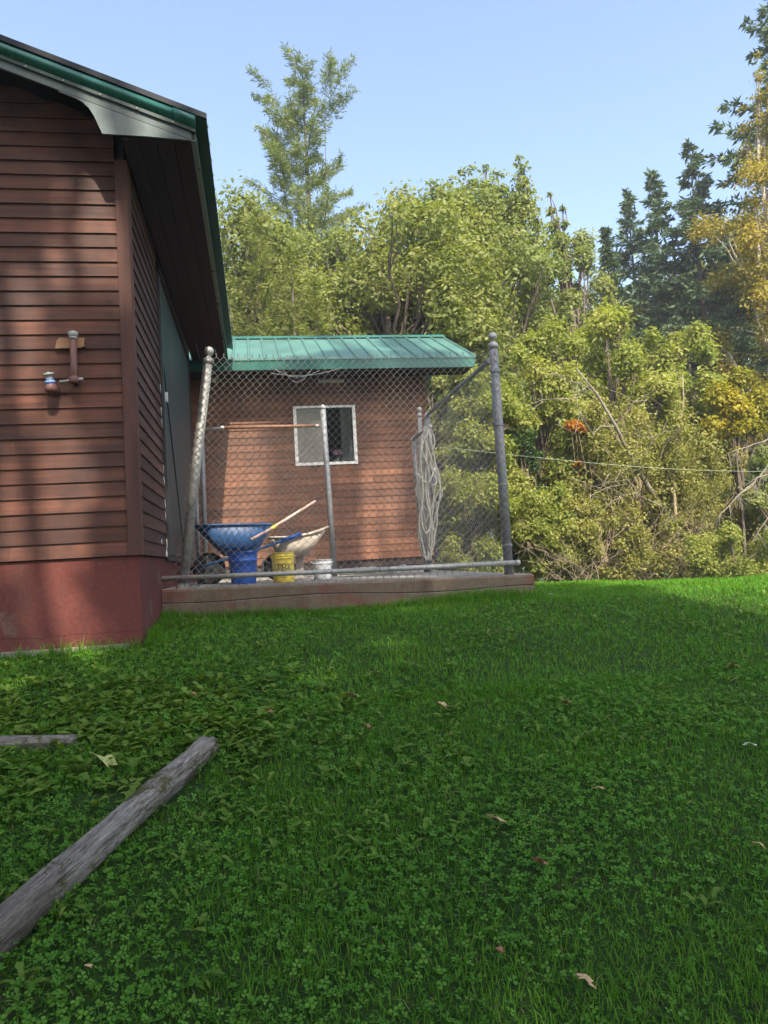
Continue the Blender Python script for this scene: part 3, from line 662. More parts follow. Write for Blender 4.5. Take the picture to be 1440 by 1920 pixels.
# back line: rusty rail, posts
bk = empty('pipe_fence', (-.2, YQ, slabz(-.2,YQ)), 'back fence section with a rusty top rail from the house to a leaning pipe post', 'fence')
mt, mbs = at(605,763,YQ), at(627,1068,YQ); mbs.z = slabz(mbs.x,YQ)-.02
MB().tube([mbs, mt], .036, 14).build('post', M['galv'], bk, smooth=True)
MB().lathe(mt-(mt-mbs).normalized()*.03, [(.038,0),(.040,.02),(.032,.045),(.012,.058)], 14).build('post_cap', M['pipe_cap'], bk, smooth=True)
ra, rb_, rc, rd = at(384,806,YQ), at(417,802,YQ), at(600,798,YQ), at(590,798,YQ)
MB().tube([ra, rb_], .017, 10).build('top_rail', M['galv'], bk, smooth=True)  # shaded end of the rusty rail, shade put into its grey colour
MB().tube([rb_+(rc-rb_)*.008, rc], .020, 10).build('top_rail', M['rust'], bk, smooth=True)
MB().lathe(rb_-Vector((.02,0,0)), [(.022,0),(.024,.002),(.024,.04),(.022,.042)], 12, (1,0,0)).build('coupling', M['pipe_cap'], bk, smooth=True)
MB().lathe(at(590,799,YQ), [(.022,0),(.025,.002),(.025,.045),(.022,.05)], 12, (1,0,0)).build('coupling', M['pipe_cap'], bk, smooth=True)
pa, pb = at(378,800,YQ), at(383,1000,YQ); pb.z = slabz(pb.x,YQ)-.02; pb.x += .0
MB().tube([pb, pa+Vector((0,0,.12))], .030, 12).build('post', M['galv'], bk, smooth=True)
MB().lathe(pa+Vector((0,0,.12)), [(.033,0),(.035,.02),(.02,.05),(.005,.055)], 12).build('post_cap', M['pipe_cap'], bk, smooth=True)
p2 = at(366,860,YQ-.5); p3 = at(370,1000,YQ-.5); p3.z = slabz(p3.x,YQ-.5)-.01
MB().tube([p3, p2], .022, 10).build('brace_post', M['galv'], bk, smooth=True)
zl = slabz(0,YQ)+.05
chain_link('chain_link_mesh', (pa.x+.05, YQ+.035, zl), (1,0,0), (0,0,1), (0,1,0), mt.x-pa.x-.12, lambda x: rc.z-zl-.02, bk, M['wire'])
# ball post, leaning gate
gp = empty('fence_post', at(790,1050,YQ+.12), 'slim ball-capped pipe post standing left of the side panel at the gate opening', 'post')
gb, gt = at(797,1050,YQ+.12), at(786,763,YQ+.12); gb.z = slabz(gb.x,YQ+.12)-.02; gp.location = gb
ball_post('post_pipe', gb, gt, .027, gp, M['galv2'], ball=.034)
gate = empty('chain_link_gate', at(783,1050,YQ-.25), 'narrow chain-link gate standing open at the back corner of the enclosure', 'gate')
g0b, g0t = at(792,1040,YQ-.2), at(775,823,YQ-.2); g1b, g1t = at(818,1046,YQ-.95), at(806,800,YQ-.95)
gate.location = Vector((g0b.x, g0b.y, slabz(g0b.x,g0b.y)))
MB().tube([g0b, g0t], .022, 12).build('gate_stile', M['galv'], gate, smooth=True)
MB().tube([g1b, g1t], .022, 12).build('gate_stile', M['galv'], gate, smooth=True)
MB().tube([g0t, g1t], .019, 10).build('gate_rail', M['galv'], gate, smooth=True)
MB().tube([g0b+Vector((0,0,.01)), g1b+Vector((0,0,.01))], .019, 10).build('gate_rail', M['galv'], gate, smooth=True)
for e_, nm in ((g0t,'gate_elbow'),(g1t,'gate_elbow')): MB().lathe(e_-Vector((0,0,.03)), [(.024,0),(.027,.02),(.024,.045),(.008,.055)], 12).build(nm, M['pipe_cap'], gate, smooth=True)
U = g1b-g0b; U.z = 0; L_ = U.length; U.normalize()
chain_link('chain_link_mesh', g0b+Vector((0,0,.04)), U, (g0t-g0b).normalized(), U.cross(Vector((0,0,1))), L_, lambda x: (g0t-g0b).length-.06, gate, M['wire'], r=.0024)
q = at(817,935,YQ-.6); MB().box(q.x-.05,q.x+.04,q.y-.02,q.y+.02,q.z-.03,q.z+.03).build('gate_latch', M['darkedge'], gate, bevel=.005)
# hanging coil of cable: several loops thrown over the gate
coil = empty('coiled_cable', at(800,800,YQ-1.05), 'thick pale grey cable hung in long tangled loops over the open gate', 'cable')
random.seed(5)
loops = [(797,800,797,1045,22,0),(800,805,803,960,26,1),(798,800,800,1052,17,2),(802,803,797,985,20,3),(795,806,806,1050,24,4),(801,800,806,1030,12,5),(806,805,812,910,18,6),(793,820,799,1000,14,7)]
for li, (tx,ty,bx,by,hw,ii) in enumerate(loops):
    pts = []; Yl = YQ-1.0-.025*li; n = 40; sk = random.uniform(-6,6)
    for k in range(n+1):
        th = 2*math.pi*k/n; v = (1-math.cos(th))/2; cx = tx+(bx-tx)*v; wv = hw*math.sin(th)*(.55+.5*v)*(1+.25*math.sin(3*th+ii))
        cross = .6+.4*math.cos(2.2*math.pi*v+ii*.8)
        px = cx + wv*cross + sk*math.sin(math.pi*v); py = ty+(by-ty)*v
        pts.append(at(px, py, Yl + (.025*math.sin(th+ii))))
    MB().tube(pts, .0108, 7, False).build('cable_loop', M['cable'], coil, smooth=True)
pts = [at(781+ (k/12)*34, 888-4*math.sin(k/12*math.pi*2)-(k/12)*10+22*math.sin(k/12*math.pi), YQ-1.16-.03*math.sin(math.pi*k/12)) for k in range(13)]
MB().tube(pts, .011, 7).build('cable_loop', M['cable'], coil, smooth=True)
# clothes line
cl = MB(); L0 = at(826,838,YQ); L1 = at(1470,884,15.5)
pts = [L0+(L1-L0)*t+Vector((0,0,-.10*math.sin(math.pi*t))) for t in np.linspace(0,1,24)]
tag(cl.tube(pts, .0030, 6).build('clothes_line', M['line']), 'thin pale clothes line stretched from the fence towards the trees at right', 'line')

# ------------------------------------------------------------------ wheelbarrows, buckets, tools
def shell_tray(name, rim, bot, m, parent, th=.012):
    """open tray: rim and bottom outlines (same count) joined, with an inner skin."""
    n = len(rim); mb = MB(); cr = sum((Vector(p) for p in rim), Vector())/n
    inn = [Vector(p)+(cr-Vector(p)).normalized()*th for p in rim]; cb = sum((Vector(p) for p in bot), Vector())/n
    bi = [Vector(p)+(cb-Vector(p)).normalized()*th+Vector((0,0,th)) for p in bot]
    mb.v = [tuple(p) for p in list(rim)+list(bot)+inn+bi]
    for k in range(n):
        j = (k+1)%n; mb.f += [(k, k+n, j+n, j), (k+2*n, j+2*n, j+3*n, k+3*n), (k, j, j+2*n, k+2*n)]
    mb.f += [tuple(n+k for k in range(n-1,-1,-1)), tuple(3*n+k for k in range(n))]
    o_ = mb.build(name, m, parent, smooth=True); return o_
YBW = 8.35
wbw = empty('wheelbarrow', at(430,1085,YBW), 'blue wheelbarrow with a deep tray, blue handles and black tyre behind the left post', 'wheelbarrow')
z0 = slabz(0,YBW); wbw.location.z = z0
def rimpts(px0, px1, yl, yr, Yc, depth, n=28, lift=0):
    a_ = at(px0, yl, Yc); b_ = at(px1, yr, Yc); out = []
    for k in range(n):
        th = 2*math.pi*k/n; c_, s_ = math.cos(th), math.sin(th)
        u = (abs(c_)**.6)*(1 if c_ > 0 else -1); v = (abs(s_)**.6)*(1 if s_ > 0 else -1)
        p = a_+(b_-a_)*(.5+.5*u); out.append(Vector((p.x, p.y+v*depth, p.z+lift*max(0,v))))
    return out
rim = rimpts(364, 511, 988, 985, YBW, .31, lift=.035); bot = rimpts(420, 482, 1043, 1036, YBW, .20)
shell_tray('tray', rim, bot, M['bluetray'], wbw)
MB().tube(rim+[rim[0]], .011, 8, False).build('rim', M['bluetray'], wbw, smooth=True)
for s_ in (-.26, .24):
    h = MB(); pts = [at(372,1064,YBW+s_*.4), at(420,1050,YBW+s_*.8), at(490,1028,YBW+s_), at(530,1014,YBW+s_), at(563,1001,YBW+s_)]
    h.tube(pts, .015, 8).build('handle', M['darkedge'] if s_ > 0 else M['bluetray'], wbw, smooth=True)
    gp_ = MB().tube([at(528,1015,YBW+s_), at(565,1000,YBW+s_)], .021, 10).build('grip', M['blue'], wbw, smooth=True)
    MB().tube([at(449,1038,YBW+s_), at(458,1050,YBW+s_), at(480,1080,YBW+s_)], .012, 8).build('leg', M['whitepl'] if s_ < 0 else M['galv'], wbw, smooth=True)
wc = at(392,1062,YBW); wc.z = z0+.17
MB().lathe(wc-Vector((0,.045,0)), [(.10,.01),(.145,.0),(.168,.02),(.172,.045),(.168,.07),(.145,.09),(.10,.08)], 24, (0,1,0)).build('tyre', M['black'], wbw, smooth=True)
MB().lathe(wc-Vector((0,.03,0)), [(.02,-.02),(.05,0),(.101,.005),(.101,.055),(.05,.06),(.02,.08)], 20, (0,1,0)).build('hub', M['darkedge'], wbw, smooth=True)
# dark boxes of clutter behind the post
tag(MB().tube([at(352,1070,YBW+.3), at(395,1052,YBW+.25), at(430,1048,YBW+.2)], .02, 8).build('black_pipe', M['black']), 'black plastic pipe lying behind the left fence post under the blue tray', 'pipe')
# blue bin, lidless
def bucket(name, px, pyb, Yc, wpx, hpx, m, label, cat, taper=.86, rimr=1.04, ears=True, rings=(.84,.9), lid=False):
    s = Yc/F*1.01; r = wpx*s/2; H = hpx*s; c_ = at(px, pyb, Yc); zb = slabz(c_.x, Yc)
    r_b = r*taper; ob = empty(name, (c_.x, Yc, zb), label, cat)
    prof = [(r_b*.96,0),(r_b,.008)]
    for t in (.2,.45,.7): prof.append((r_b+(r-r_b)*t, H*t))
    for q in rings: rr = r_b+(r-r_b)*q; prof += [(rr,H*q-.006),(rr*1.04,H*q-.003),(rr*1.04,H*q+.003),(rr,H*q+.006)]
    prof += [(r,H*.97),(r*rimr,H*.975),(r*rimr,H),(r*.97,H),(r*.94,H*.96),(r_b*.93,.02)]
    MB().lathe((c_.x,Yc,zb), prof, 32).build('pail_body', m, ob, smooth=True)
    if ears:
        pts = [Vector((c_.x+r*1.04*math.cos(t), Yc-.01-r*1.10*abs(math.sin(t))*.95-.01, zb+H*.86-H*.42*math.sin(t))) for t in np.linspace(0, math.pi, 14)]
        MB().tube(pts, .003, 6).build('bail', M['wire'], ob, smooth=True)
        for s_ in (-1,1): MB().box(c_.x+s_*r*1.02-.012, c_.x+s_*r*1.02+.012, Yc-.02, Yc+.02, zb+H*.83, zb+H*.9).build('ear', m, ob, bevel=.003)
    return ob, c_.x, r, zb, H, r_b
bucket('blue_bin', 457, 1088, 7.85, 54, 58, M['blue'], 'bright blue plastic pail standing under the blue wheelbarrow tray', 'pail', .82, 1.05, False, (.72,))
ob, bx, r, zb, H, r_b = bucket('yellow_pail', 532, 1083, 7.75, 41, 55, M['yellow'], 'yellow plastic pail with black lettering in the middle of the enclosure', 'pail', .94, 1.03, True, (.80,.88))
bucket('white_pail', 605, 1078, 8.3, 36, 37, M['whitepl'], 'white plastic pail beside the leaning pipe post', 'pail', .88, 1.05, True, (.80,))
def lettering(txt, size, zc, xo=0, spacing=1.0):
    cu = bpy.data.curves.new('t', 'FONT'); cu.body = txt; cu.size = size; cu.align_x = 'CENTER'; cu.extrude = 0; cu.space_character = spacing; cu.offset = size*.022
    to = bpy.data.objects.new('t', cu); link(to); dg = bpy.context.evaluated_depsgraph_get(); me = bpy.data.meshes.new_from_object(to.evaluated_get(dg))
    bpy.data.objects.remove(to)
    rr = r_b+(r-r_b)*.45; cx, cy = bx, 7.75
    th0 = math.atan2(-bx, -7.75)  # faces the lawn
    bm = bmesh.new(); bm.from_mesh(me); bmesh.ops.subdivide_edges(bm, edges=bm.edges, cuts=1)
    loc = ob.location
    for v in bm.verts:
        th = (v.co.x+xo)/rr; zz = zb+zc+v.co.y; R_ = r_b+(r-r_b)*((zz-zb)/H)+.0018
        v.co = Vector((cx+R_*math.sin(th), cy-R_*math.cos(th), zz)) - loc
    bm.to_mesh(me); bm.free(); me.materials.clear(); me.materials.append(M['blacktext'])
    o_ = bpy.data.objects.new('lettering', me); link(o_); o_.parent = ob
lettering('TIDY', .060, H*.48); lettering('CATS', .060, H*.325); lettering('24/7', .030, H*.225, -.035)
th = np.linspace(-.3,.25,8); mb = MB()
for a_, b_ in zip(th[:-1], th[1:]):
    for zz in (H*.17,): R_ = r_b+(r-r_b)*(zz/H)+.002; mb.add([(bx+R_*math.sin(a_),7.75-R_*math.cos(a_),zb+zz),(bx+R_*math.sin(b_),7.75-R_*math.cos(b_),zb+zz),(bx+R_*math.sin(b_),7.75-R_*math.cos(b_),zb+zz+.006),(bx+R_*math.sin(a_),7.75-R_*math.cos(a_),zb+zz+.006)], [(0,1,2,3)])
mb.build('printed_line', M['blacktext'], ob)
# cement-crusted barrow
YG = 8.85
w2 = empty('wheelbarrow', at(560,1080,YG), 'old cement-crusted grey wheelbarrow behind the yellow pail', 'wheelbarrow'); w2.location.z = slabz(1,YG)
rim = []; 
n = 28
for k in range(n):
    th = 2*math.pi*k/n; c_, s_ = math.cos(th), math.sin(th); u = (abs(c_)**.65)*(1 if c_ > 0 else -1); v = (abs(s_)**.65)*(1 if s_ > 0 else -1)
    px = 559+56*u; t = (u+1)/2; py = 1009 - 21*t**3; p = at(px, py, YG); rim.append(Vector((p.x, p.y+v*.30*(1-.35*t), p.z+.02*max(0,v))))
bot = rimpts(522, 577, 1046, 1042, YG, .18)
shell_tray('tray', rim, bot, M['cementy'], w2); MB().tube(rim+[rim[0]], .012, 8, False).build('rim', M['cementy'], w2, smooth=True)
MB().hexa([Vector(p) for p in (at(555,1084,YG-.05), at(569,1083,YG-.05), at(569,1083,YG+.05), at(555,1084,YG+.05), at(555,1044,YG-.05), at(569,1043,YG-.05), at(569,1043,YG+.05), at(555,1044,YG+.05))]).build('leg', M['cementy'], w2)
MB().tube([at(494,1050,YG), at(493,1068,YG-.02), at(500,1080,YG-.03)], .010, 8).build('leg', M['galv'], w2, smooth=True)
wc = at(520,1060,YG+.1); wc.z = slabz(wc.x,YG)+.16
MB().lathe(wc-Vector((0,.04,0)), [(.05,.02),(.12,.01),(.155,.02),(.16,.04),(.155,.06),(.12,.07),(.05,.06)], 20, (0,1,0)).build('tyre', M['black'], w2, smooth=True)
# shovel handle, hand tool
sv = empty('long_handled_tool', at(512,990,8.1), 'pale wooden tool handle with yellow ferrule leaning out of the blue tray', 'tool')
MB().tube([at(515,987,8.12), at(591,940,8.9)], .0145, 10).build('handle', M['handle'], sv, smooth=True)
MB().tube([at(508,991.5,8.08), at(517,986,8.13)], .018, 10).build('ferrule', M['yellow'], sv, smooth=True)
MB().tube([at(590,940.5,8.9), at(604,931,9.05)], .010, 8).build('rod', M['darkedge'], sv, smooth=True)
MB().tube([at(470,1012,7.95), at(508,991.5,8.08)], .0145, 10).build('handle', M['handle'], sv, smooth=True)
# boards lying on the slab
tag(MB().hexa([at(x_,y_,Y_)+Vector((0,0,dz)) for (x_,y_,Y_,dz) in ((640,1074,9.2,-.03),(738,1071,9.2,-.03),(738,1071,9.4,-.03),(640,1074,9.4,-.03),(640,1074,9.2,.02),(738,1071,9.2,.02),(738,1071,9.4,.02),(640,1074,9.4,.02))]).build('plank', M['slabtop']), 'pale weathered plank lying on the slab in front of the shed', 'plank')

# ------------------------------------------------------------------ timbers on the lawn
def timber(name, P, Q, rad, label, cat='timber', seg=170, n=40, seed=1):
    from mathutils import noise as NZ
    random.seed(seed); P = Vector(P); Q = Vector(Q); ax = (Q-P); L = ax.length; mb = MB(); off = [random.uniform(0,6) for _ in range(8)]
    for i_ in range(seg+1):
        x = L*i_/seg; base = len(mb.v)
        taper = 1.0 - .10*i_/seg
        endr = 1 - .10*max(0, (i_-(seg-2))/2)**2 if i_ > seg-2 else 1
        for k in range(n):
            th = 2*math.pi*k/n
            rr = rad*taper*endr*(1+.05*math.sin(2*th+off[0]+x*.8)+.035*math.sin(3*th+off[1]-x*1.7)+.022*math.sin(5*th+off[2]+x*5)+.02*math.sin(x*9+off[3]+th)+.010*random.uniform(-1,1)+.10*NZ.noise(Vector((x*2.2,math.cos(th)*2.2,math.sin(th)*2.2+seed)))+.05*NZ.noise(Vector((x*9,math.cos(th)*7,math.sin(th)*7+seed))))
            ck = abs(NZ.noise(Vector((x*1.6+seed*3, th*2.4*0+math.cos(th)*6.5, math.sin(th)*6.5))))
            rr -= rad*.20*max(0, 1-ck/.07)
            gr = .16*rad*max(0, math.sin(6*th+off[4]+.5*math.sin(x*2.3)))**6*(.4+.6*math.sin(x*3+off[5])**2)
            c_, s_ = math.cos(th), math.sin(th); sq = 1/max(abs(c_)**2.3+abs(s_)**2.3, .4)**(1/2.3)
            mb.v.append((x + (.03*NZ.noise(Vector((math.cos(th)*3,math.sin(th)*3,seed))) if i_ >= seg-1 else 0), (rr-gr)*c_*sq*.96, (rr-gr)*s_*sq*.9))
        if i_:
            mb.f += [(base-n+k, base-n+(k+1)%n, base+(k+1)%n, base+k) for k in range(n)]
        else: mb.f.append(tuple(base+k for k in range(n-1,-1,-1)))
    mb.f.append(tuple(base+k for k in range(n)))
    o_ = mb.build(name, M['timber'], smooth=True); o_.location = P; o_.rotation_mode = 'QUATERNION'; o_.rotation_quaternion = ax.to_track_quat('X','Z')
    return tag(o_, label, cat)
e1 = gnd(392, 1418); e1.z += .045; e0 = gnd(20, 1765); e0.z = gzf(e0.x,e0.y)+.055
dirv = (e1-e0); s0 = e0-dirv*.75; s0.z = gzf(s0.x,s0.y)+.055
timber('landscape_timber', s0, e1, .066, 'long weathered grey timber with moss patches, running to the lower left corner', seed=3)
f0 = gnd(-160, 1410); f1 = gnd(140, 1405); f0.z = gzf(f0.x,f0.y)+.03; f1.z = gzf(f1.x,f1.y)+.03
timber('landscape_timber', f0, f1, .045, 'shorter pale timber half hidden by weeds at the left edge', seed=9)
LOGP, LOGQ = s0.copy(), e1.copy()

# ------------------------------------------------------------------ lawn cover
def keep(x, y):
    k = np.ones(len(x), bool)
    k &= ~((x < XW+.0) & (y > YF-.03) & (y < YEND)); k &= ~((x < sl_r.x+.0) & (y > YSL-.01) & (y < SDB)&(x > XW-.1))
    k &= ~((x > XL) & (x < XW-.1) & (y > YF-.06) & (y < YF))
    d = np.array([LOGQ.x-LOGP.x, LOGQ.y-LOGP.y]); L = np.hypot(*d); d /= L
    t = (x-LOGP.x)*d[0]+(y-LOGP.y)*d[1]; s = np.abs(-(x-LOGP.x)*d[1]+(y-LOGP.y)*d[0]); k &= ~((s < .045) & (t > -.1) & (t < L+.0))
    d = np.array([f1.x-f0.x, f1.y-f0.y]); L = np.hypot(*d); d /= L
    t = (x-f0.x)*d[0]+(y-f0.y)*d[1]; s = np.abs(-(x-f0.x)*d[1]+(y-f0.y)*d[0]); k &= ~((s < .05) & (t > -.1) & (t < L))
    return k
BP = gnd(262, 1492)
_keep = keep
def keep(x, y): return _keep(x, y) & ~((np.hypot((x-BP.x)/.26, (y-BP.y)/.17) < 1) & (R.random(len(x)) < .75))
def scatter(n, y0, y1, pw=1.0, xl=-.78, xr=.98):
    t = R.random(n*2); y = (y0**pw + t*(y1**pw-y0**pw))**(1/pw)
    x = (xl-.12/np.maximum(y,1) + (xr-xl+.25/np.maximum(y,1))*R.random(n*2))*y
    k = keep(x, y); return x[k][:n], y[k][:n]
def vn(x, y, s, seed=0):     # smooth value noise
    g_ = np.random.default_rng(100+seed).random((64,64)); u = x*s+31; v = y*s+17; iu = np.floor(u).astype(int); iv = np.floor(v).astype(int); fu = u-iu; fv = v-iv
    fu = fu*fu*(3-2*fu); fv = fv*fv*(3-2*fv); q = lambda a_, b_: g_[a_ % 64, b_ % 64]
    return (q(iu,iv)*(1-fu)+q(iu+1,iv)*fu)*(1-fv)+(q(iu,iv+1)*(1-fu)+q(iu+1,iv+1)*fu)*fv
def field(x, y): return .5*vn(x,y,1.1,1)+.3*vn(x,y,2.7,2)+.2*vn(x,y,6,3)
def blades(name, n, y0, y1, h0, h1, w0, w1, pw, label, cat='grass', dens=None):
    x, y = scatter(n, y0, y1, pw)
    if dens is not None:
        k = R.random(len(x)) < dens(x, y); x, y = x[k], y[k]
    n = len(x); z = gz(x, y)-.004; fl = field(x, y)
    h = (h0+(h1-h0)*R.random(n)**1.6)*(.65+.8*vn(x,y,2.2,5)); wd = w0+(w1-w0)*R.random(n)
    a = R.random(n)*2*np.pi; dx, dy = np.cos(a), np.sin(a); px_, py_ = -dy, dx; ln = h*(.25+1.15*R.random(n)**1.1)
    P = np.stack([x,y,z],1); S = np.stack([px_,py_,0*px_],1)*wd[:,None]/2; D = np.stack([dx,dy,0*dx],1)
    up_ = np.array([0,0,1.]); m1 = P + D*(ln*.35)[:,None] + up_*(h*.6)[:,None]; m2 = P + D*ln[:,None] + up_*(h*(.98-.30*(ln/h)**2))[:,None]
    V = np.stack([P-S, P+S, m1-S*.8, m1+S*.8, m2], 1).reshape(-1,3); b_ = np.arange(n)*5
    T = np.stack([np.stack([b_,b_+1,b_+3],1), np.stack([b_,b_+3,b_+2],1), np.stack([b_+2,b_+3,b_+4],1)],1).reshape(-1,3)
    tone = np.clip(.15+.6*R.random(n)+.35*(fl-.5), 0, 1); tone[R.random(n) < .025] = 1.9
    o_ = tri_mesh(name, V, T, M['grass'], tone=np.repeat(tone,3)); return tag(o_, label, cat, kind='stuff')
near_d = lambda x, y: np.clip(.70+1.5*(field(x,y)-.42)+.12*x, .35, 1)
blades('grass', 116000, 1.15, 4.2, .018, .052, .0020, .0040, 1.9, 'short shaded grass between the clover in the foreground', dens=near_d)
blades('grass', 86000, 4.0, 9.5, .022, .058, .0035, .006, 1.6, 'green lawn grass rising towards the slab and house')
blades('grass', 62000, 9.0, 19.5, .03, .065, .011, .019, 1.5, 'far sunlit lawn grass before the shrubs')
# longer tufts by walls
def edge_tufts():
    xs_, ys_ = [], []
    for _ in range(5200):
        xs_.append(random.uniform(XW+.03, sl_r.x+.15)); ys_.append(YSL-.02-abs(random.gauss(0,.10)))
    for _ in range(900): xs_.append(sl_r.x+.02+abs(random.gauss(0,.06))); ys_.append(random.uniform(YSL, 12))
    for _ in range(1500): xs_.append(XW+.01+abs(random.gauss(0,.07))); ys_.append(random.uniform(YF-.05, YSL))
    for _ in range(1500): xs_.append(random.uniform(-4, XW)); ys_.append(YF-.06-abs(random.gauss(0,.07)))
    return np.array(xs_), np.array(ys_)
_sc = scatter; ex_, ey_ = edge_tufts(); scatter = lambda n, a_, b_, c_: (ex_, ey_)
blades('edge_grass', len(ex_), 0, 0, .05, .13, .003, .006, 1, 'longer untrimmed grass along the slab and house foundation'); scatter = _sc

def clovers(name, n, y0, y1, pw, r0c, r1c, dens, label):
    x, y = scatter(n, y0, y1, pw); k = R.random(len(x)) < dens(x, y); x, y = x[k], y[k]; n = len(x)
    z = gz(x, y)+.008+.034*R.random(n)*(.6+.6*vn(x,y,3,7)); r = r0c+(r1c-r0c)*R.random(n)
    nrm = np.stack([R.normal(0,.38,n), R.normal(0,.38,n)-.1, np.ones(n)],1); nrm /= np.linalg.norm(nrm,axis=1)[:,None]
    t1 = np.cross(nrm, np.array([0.,1,.0])); t1 /= np.linalg.norm(t1,axis=1)[:,None]; t2 = np.cross(nrm, t1); C = np.stack([x,y,z],1); Vs = []; a0 = R.random(n)*2*np.pi
    for l in range(3):
        a = a0+l*2.094; d = t1*np.cos(a)[:,None]+t2*np.sin(a)[:,None]; s = np.cross(nrm, d); d = d + nrm*(.25*R.random(n)-.02)[:,None]
        rr = r[:,None]
        Vs += [C+d*rr*.06, C+d*rr*.55+s*rr*.44+nrm*rr*.10, C+d*rr*.98+s*rr*.30+nrm*rr*.05, C+d*rr*.98-s*rr*.30+nrm*rr*.05, C+d*rr*.55-s*rr*.44+nrm*rr*.10]
    V = np.stack(Vs,1).reshape(-1,3); b_ = np.arange(n)*15; Ts = []
    for l in range(3):
        q = b_+5*l; Ts += [np.stack([q,q+1,q+2],1), np.stack([q,q+2,q+3],1), np.stack([q,q+3,q+4],1)]
    T = np.stack(Ts,1).reshape(-1,3); tone = np.clip(.2+.6*R.random(n)+.3*(vn(x,y,2,9)-.5),0,1)
    return tag(tri_mesh(name, V, T, M['clover'], tone=np.repeat(tone,9)), label, 'clover', kind='stuff')
cd_ = lambda x, y: np.clip(1.0-2.6*(field(x,y)-.36)-.13*x, .10, 1)
clovers('clover', 36000, 1.15, 4.2, 1.9, .0080, .0150, cd_, 'dense clover leaves covering the shaded foreground lawn')
clovers('clover', 26000, 4.0, 6.9, 1.8, .010, .016, lambda x, y: np.clip(cd_(x,y)*np.where(x < .3, 1.1, .5), 0, 1), 'clover patches near the house and slab')
def broad(name, n, y0, y1, pw, L0, L1, dens, label, wf=1.0, m='weed', ros=5):
    x, y = scatter(n, y0, y1, pw); k = R.random(len(x)) < dens(x, y); x, y = x[k], y[k]
    nr = len(x); x = np.repeat(x, ros)+R.normal(0,.012,nr*ros); y = np.repeat(y, ros)+R.normal(0,.012,nr*ros); n = len(x)
    a = np.repeat(R.random(nr)*6.28, ros)+np.tile(np.arange(ros)*6.28/ros, nr)+R.normal(0,.35,n); L = (L0+(L1-L0)*R.random(n)); el = R.uniform(.1,.9,n)
    z = gz(x,y)+.01+.02*R.random(n); C = np.stack([x,y,z],1); d = np.stack([np.cos(a)*np.cos(el), np.sin(a)*np.cos(el), np.sin(el)],1); s = np.stack([-np.sin(a), np.cos(a), 0*a],1); u = np.cross(d, s)
    u *= np.sign(u[:,2])[:,None]; wd = L*R.uniform(.22,.42,n)*wf; Vs = []
    for (t, wv, dr) in ((0,.12,0),(.25,.75,.0),(.42,.55,-.01),(.6,1.0,-.05),(.8,.6,-.14),(1,0.02,-.28)):
        c0 = C+d*(L*t)[:,None]+np.array([0,0,1])*(L*dr)[:,None]
        for sg in (-1,0,1): Vs.append(c0+s*(wd*wv*.5*sg)[:,None]+u*(wd*.12*abs(sg))[:,None])
    V = np.stack(Vs,1).reshape(-1,3); b_ = np.arange(n)*18; Ts = []
    for r_ in range(5):
        for c0 in (0,1):
            q = b_+3*r_+c0; Ts += [np.stack([q,q+1,q+4],1), np.stack([q,q+4,q+3],1)]
    T = np.stack(Ts,1).reshape(-1,3); tone = np.clip(.15+.7*R.random(n),0,1)
    return tag(tri_mesh(name, V, T, M[m], tone=np.repeat(tone,20)), label, 'weeds', kind='stuff')
broad('weeds', 1700, 1.2, 6.2, 1.7, .03, .075, lambda x, y: np.clip(.25+1.6*(vn(x,y,1.4,11)-.45)+np.where(x < -.55*y*.35, .5, 0), .05, 1), 'broad-leaved weeds and dandelion leaves scattered through the lawn')
def patch_d(cx, cy, sx_, sy_): return lambda x, y: np.exp(-((x-cx)/sx_)**2-((y-cy)/sy_)**2)
p = gnd(150, 1375); broad('leafy_weeds', 9000, 2.2, 6.0, 1.3, .04, .085, patch_d(p.x-.1, p.y, 1.0, .60), 'lush leafy weeds growing over the short timber at left', wf=1.9, ros=4)
p = gnd(300, 1180); broad('leafy_weeds', 9000, 5.4, 6.9, 1.0, .03, .06, patch_d(p.x, p.y+.1, .30, .25), 'dark weeds at the foot of the house corner', wf=1.8, ros=4)

# fallen leaves
def fallen(px, py, size, m, label, lobed=True):
    p = gnd(px, py); p.z = gzf(p.x,p.y)+.045; n = 14; mb = MB(); ax = random.uniform(0,6.28); tilt = Matrix.Rotation(random.uniform(-.5,.5),3,'X')@Matrix.Rotation(random.uniform(.1,.55),3,'Y')
    vs = [p+tilt@Vector((0,0,.004))]
    for k in range(n):
        a_ = ax+2*math.pi*k/n; r_ = size*(.5 if (lobed and k % 2) else 1)*random.uniform(.75,1.1)*(1 if lobed else (.45+.55*abs(math.cos(a_-ax)))); vs.append(p+tilt@Vector((r_*math.cos(a_), r_*math.sin(a_), size*.16*math.sin(2*a_)+random.uniform(-.1,.1)*size)))
    mb.add(vs, [(0,1+k,1+(k+1)%n) for k in range(n)])
    o_ = mb.build('fallen_leaf', m); sm = o_.modifiers.new('s','SOLIDIFY'); sm.thickness = .0012
    return tag(o_, label, 'leaf', 'fallen leaves on the lawn')
M['deadtan'] = plain('tan_dead_leaf', (.42,.29,.14), .8, 0, .25, 40); M['deadbrown'] = plain('brown_dead_leaf', (.26,.12,.06), .8, 0, .3, 40); M['paleleaf'] = plain('yellow_green_dead_leaf', (.36,.38,.13), .7, 0, .15, 40)
random.seed(31)
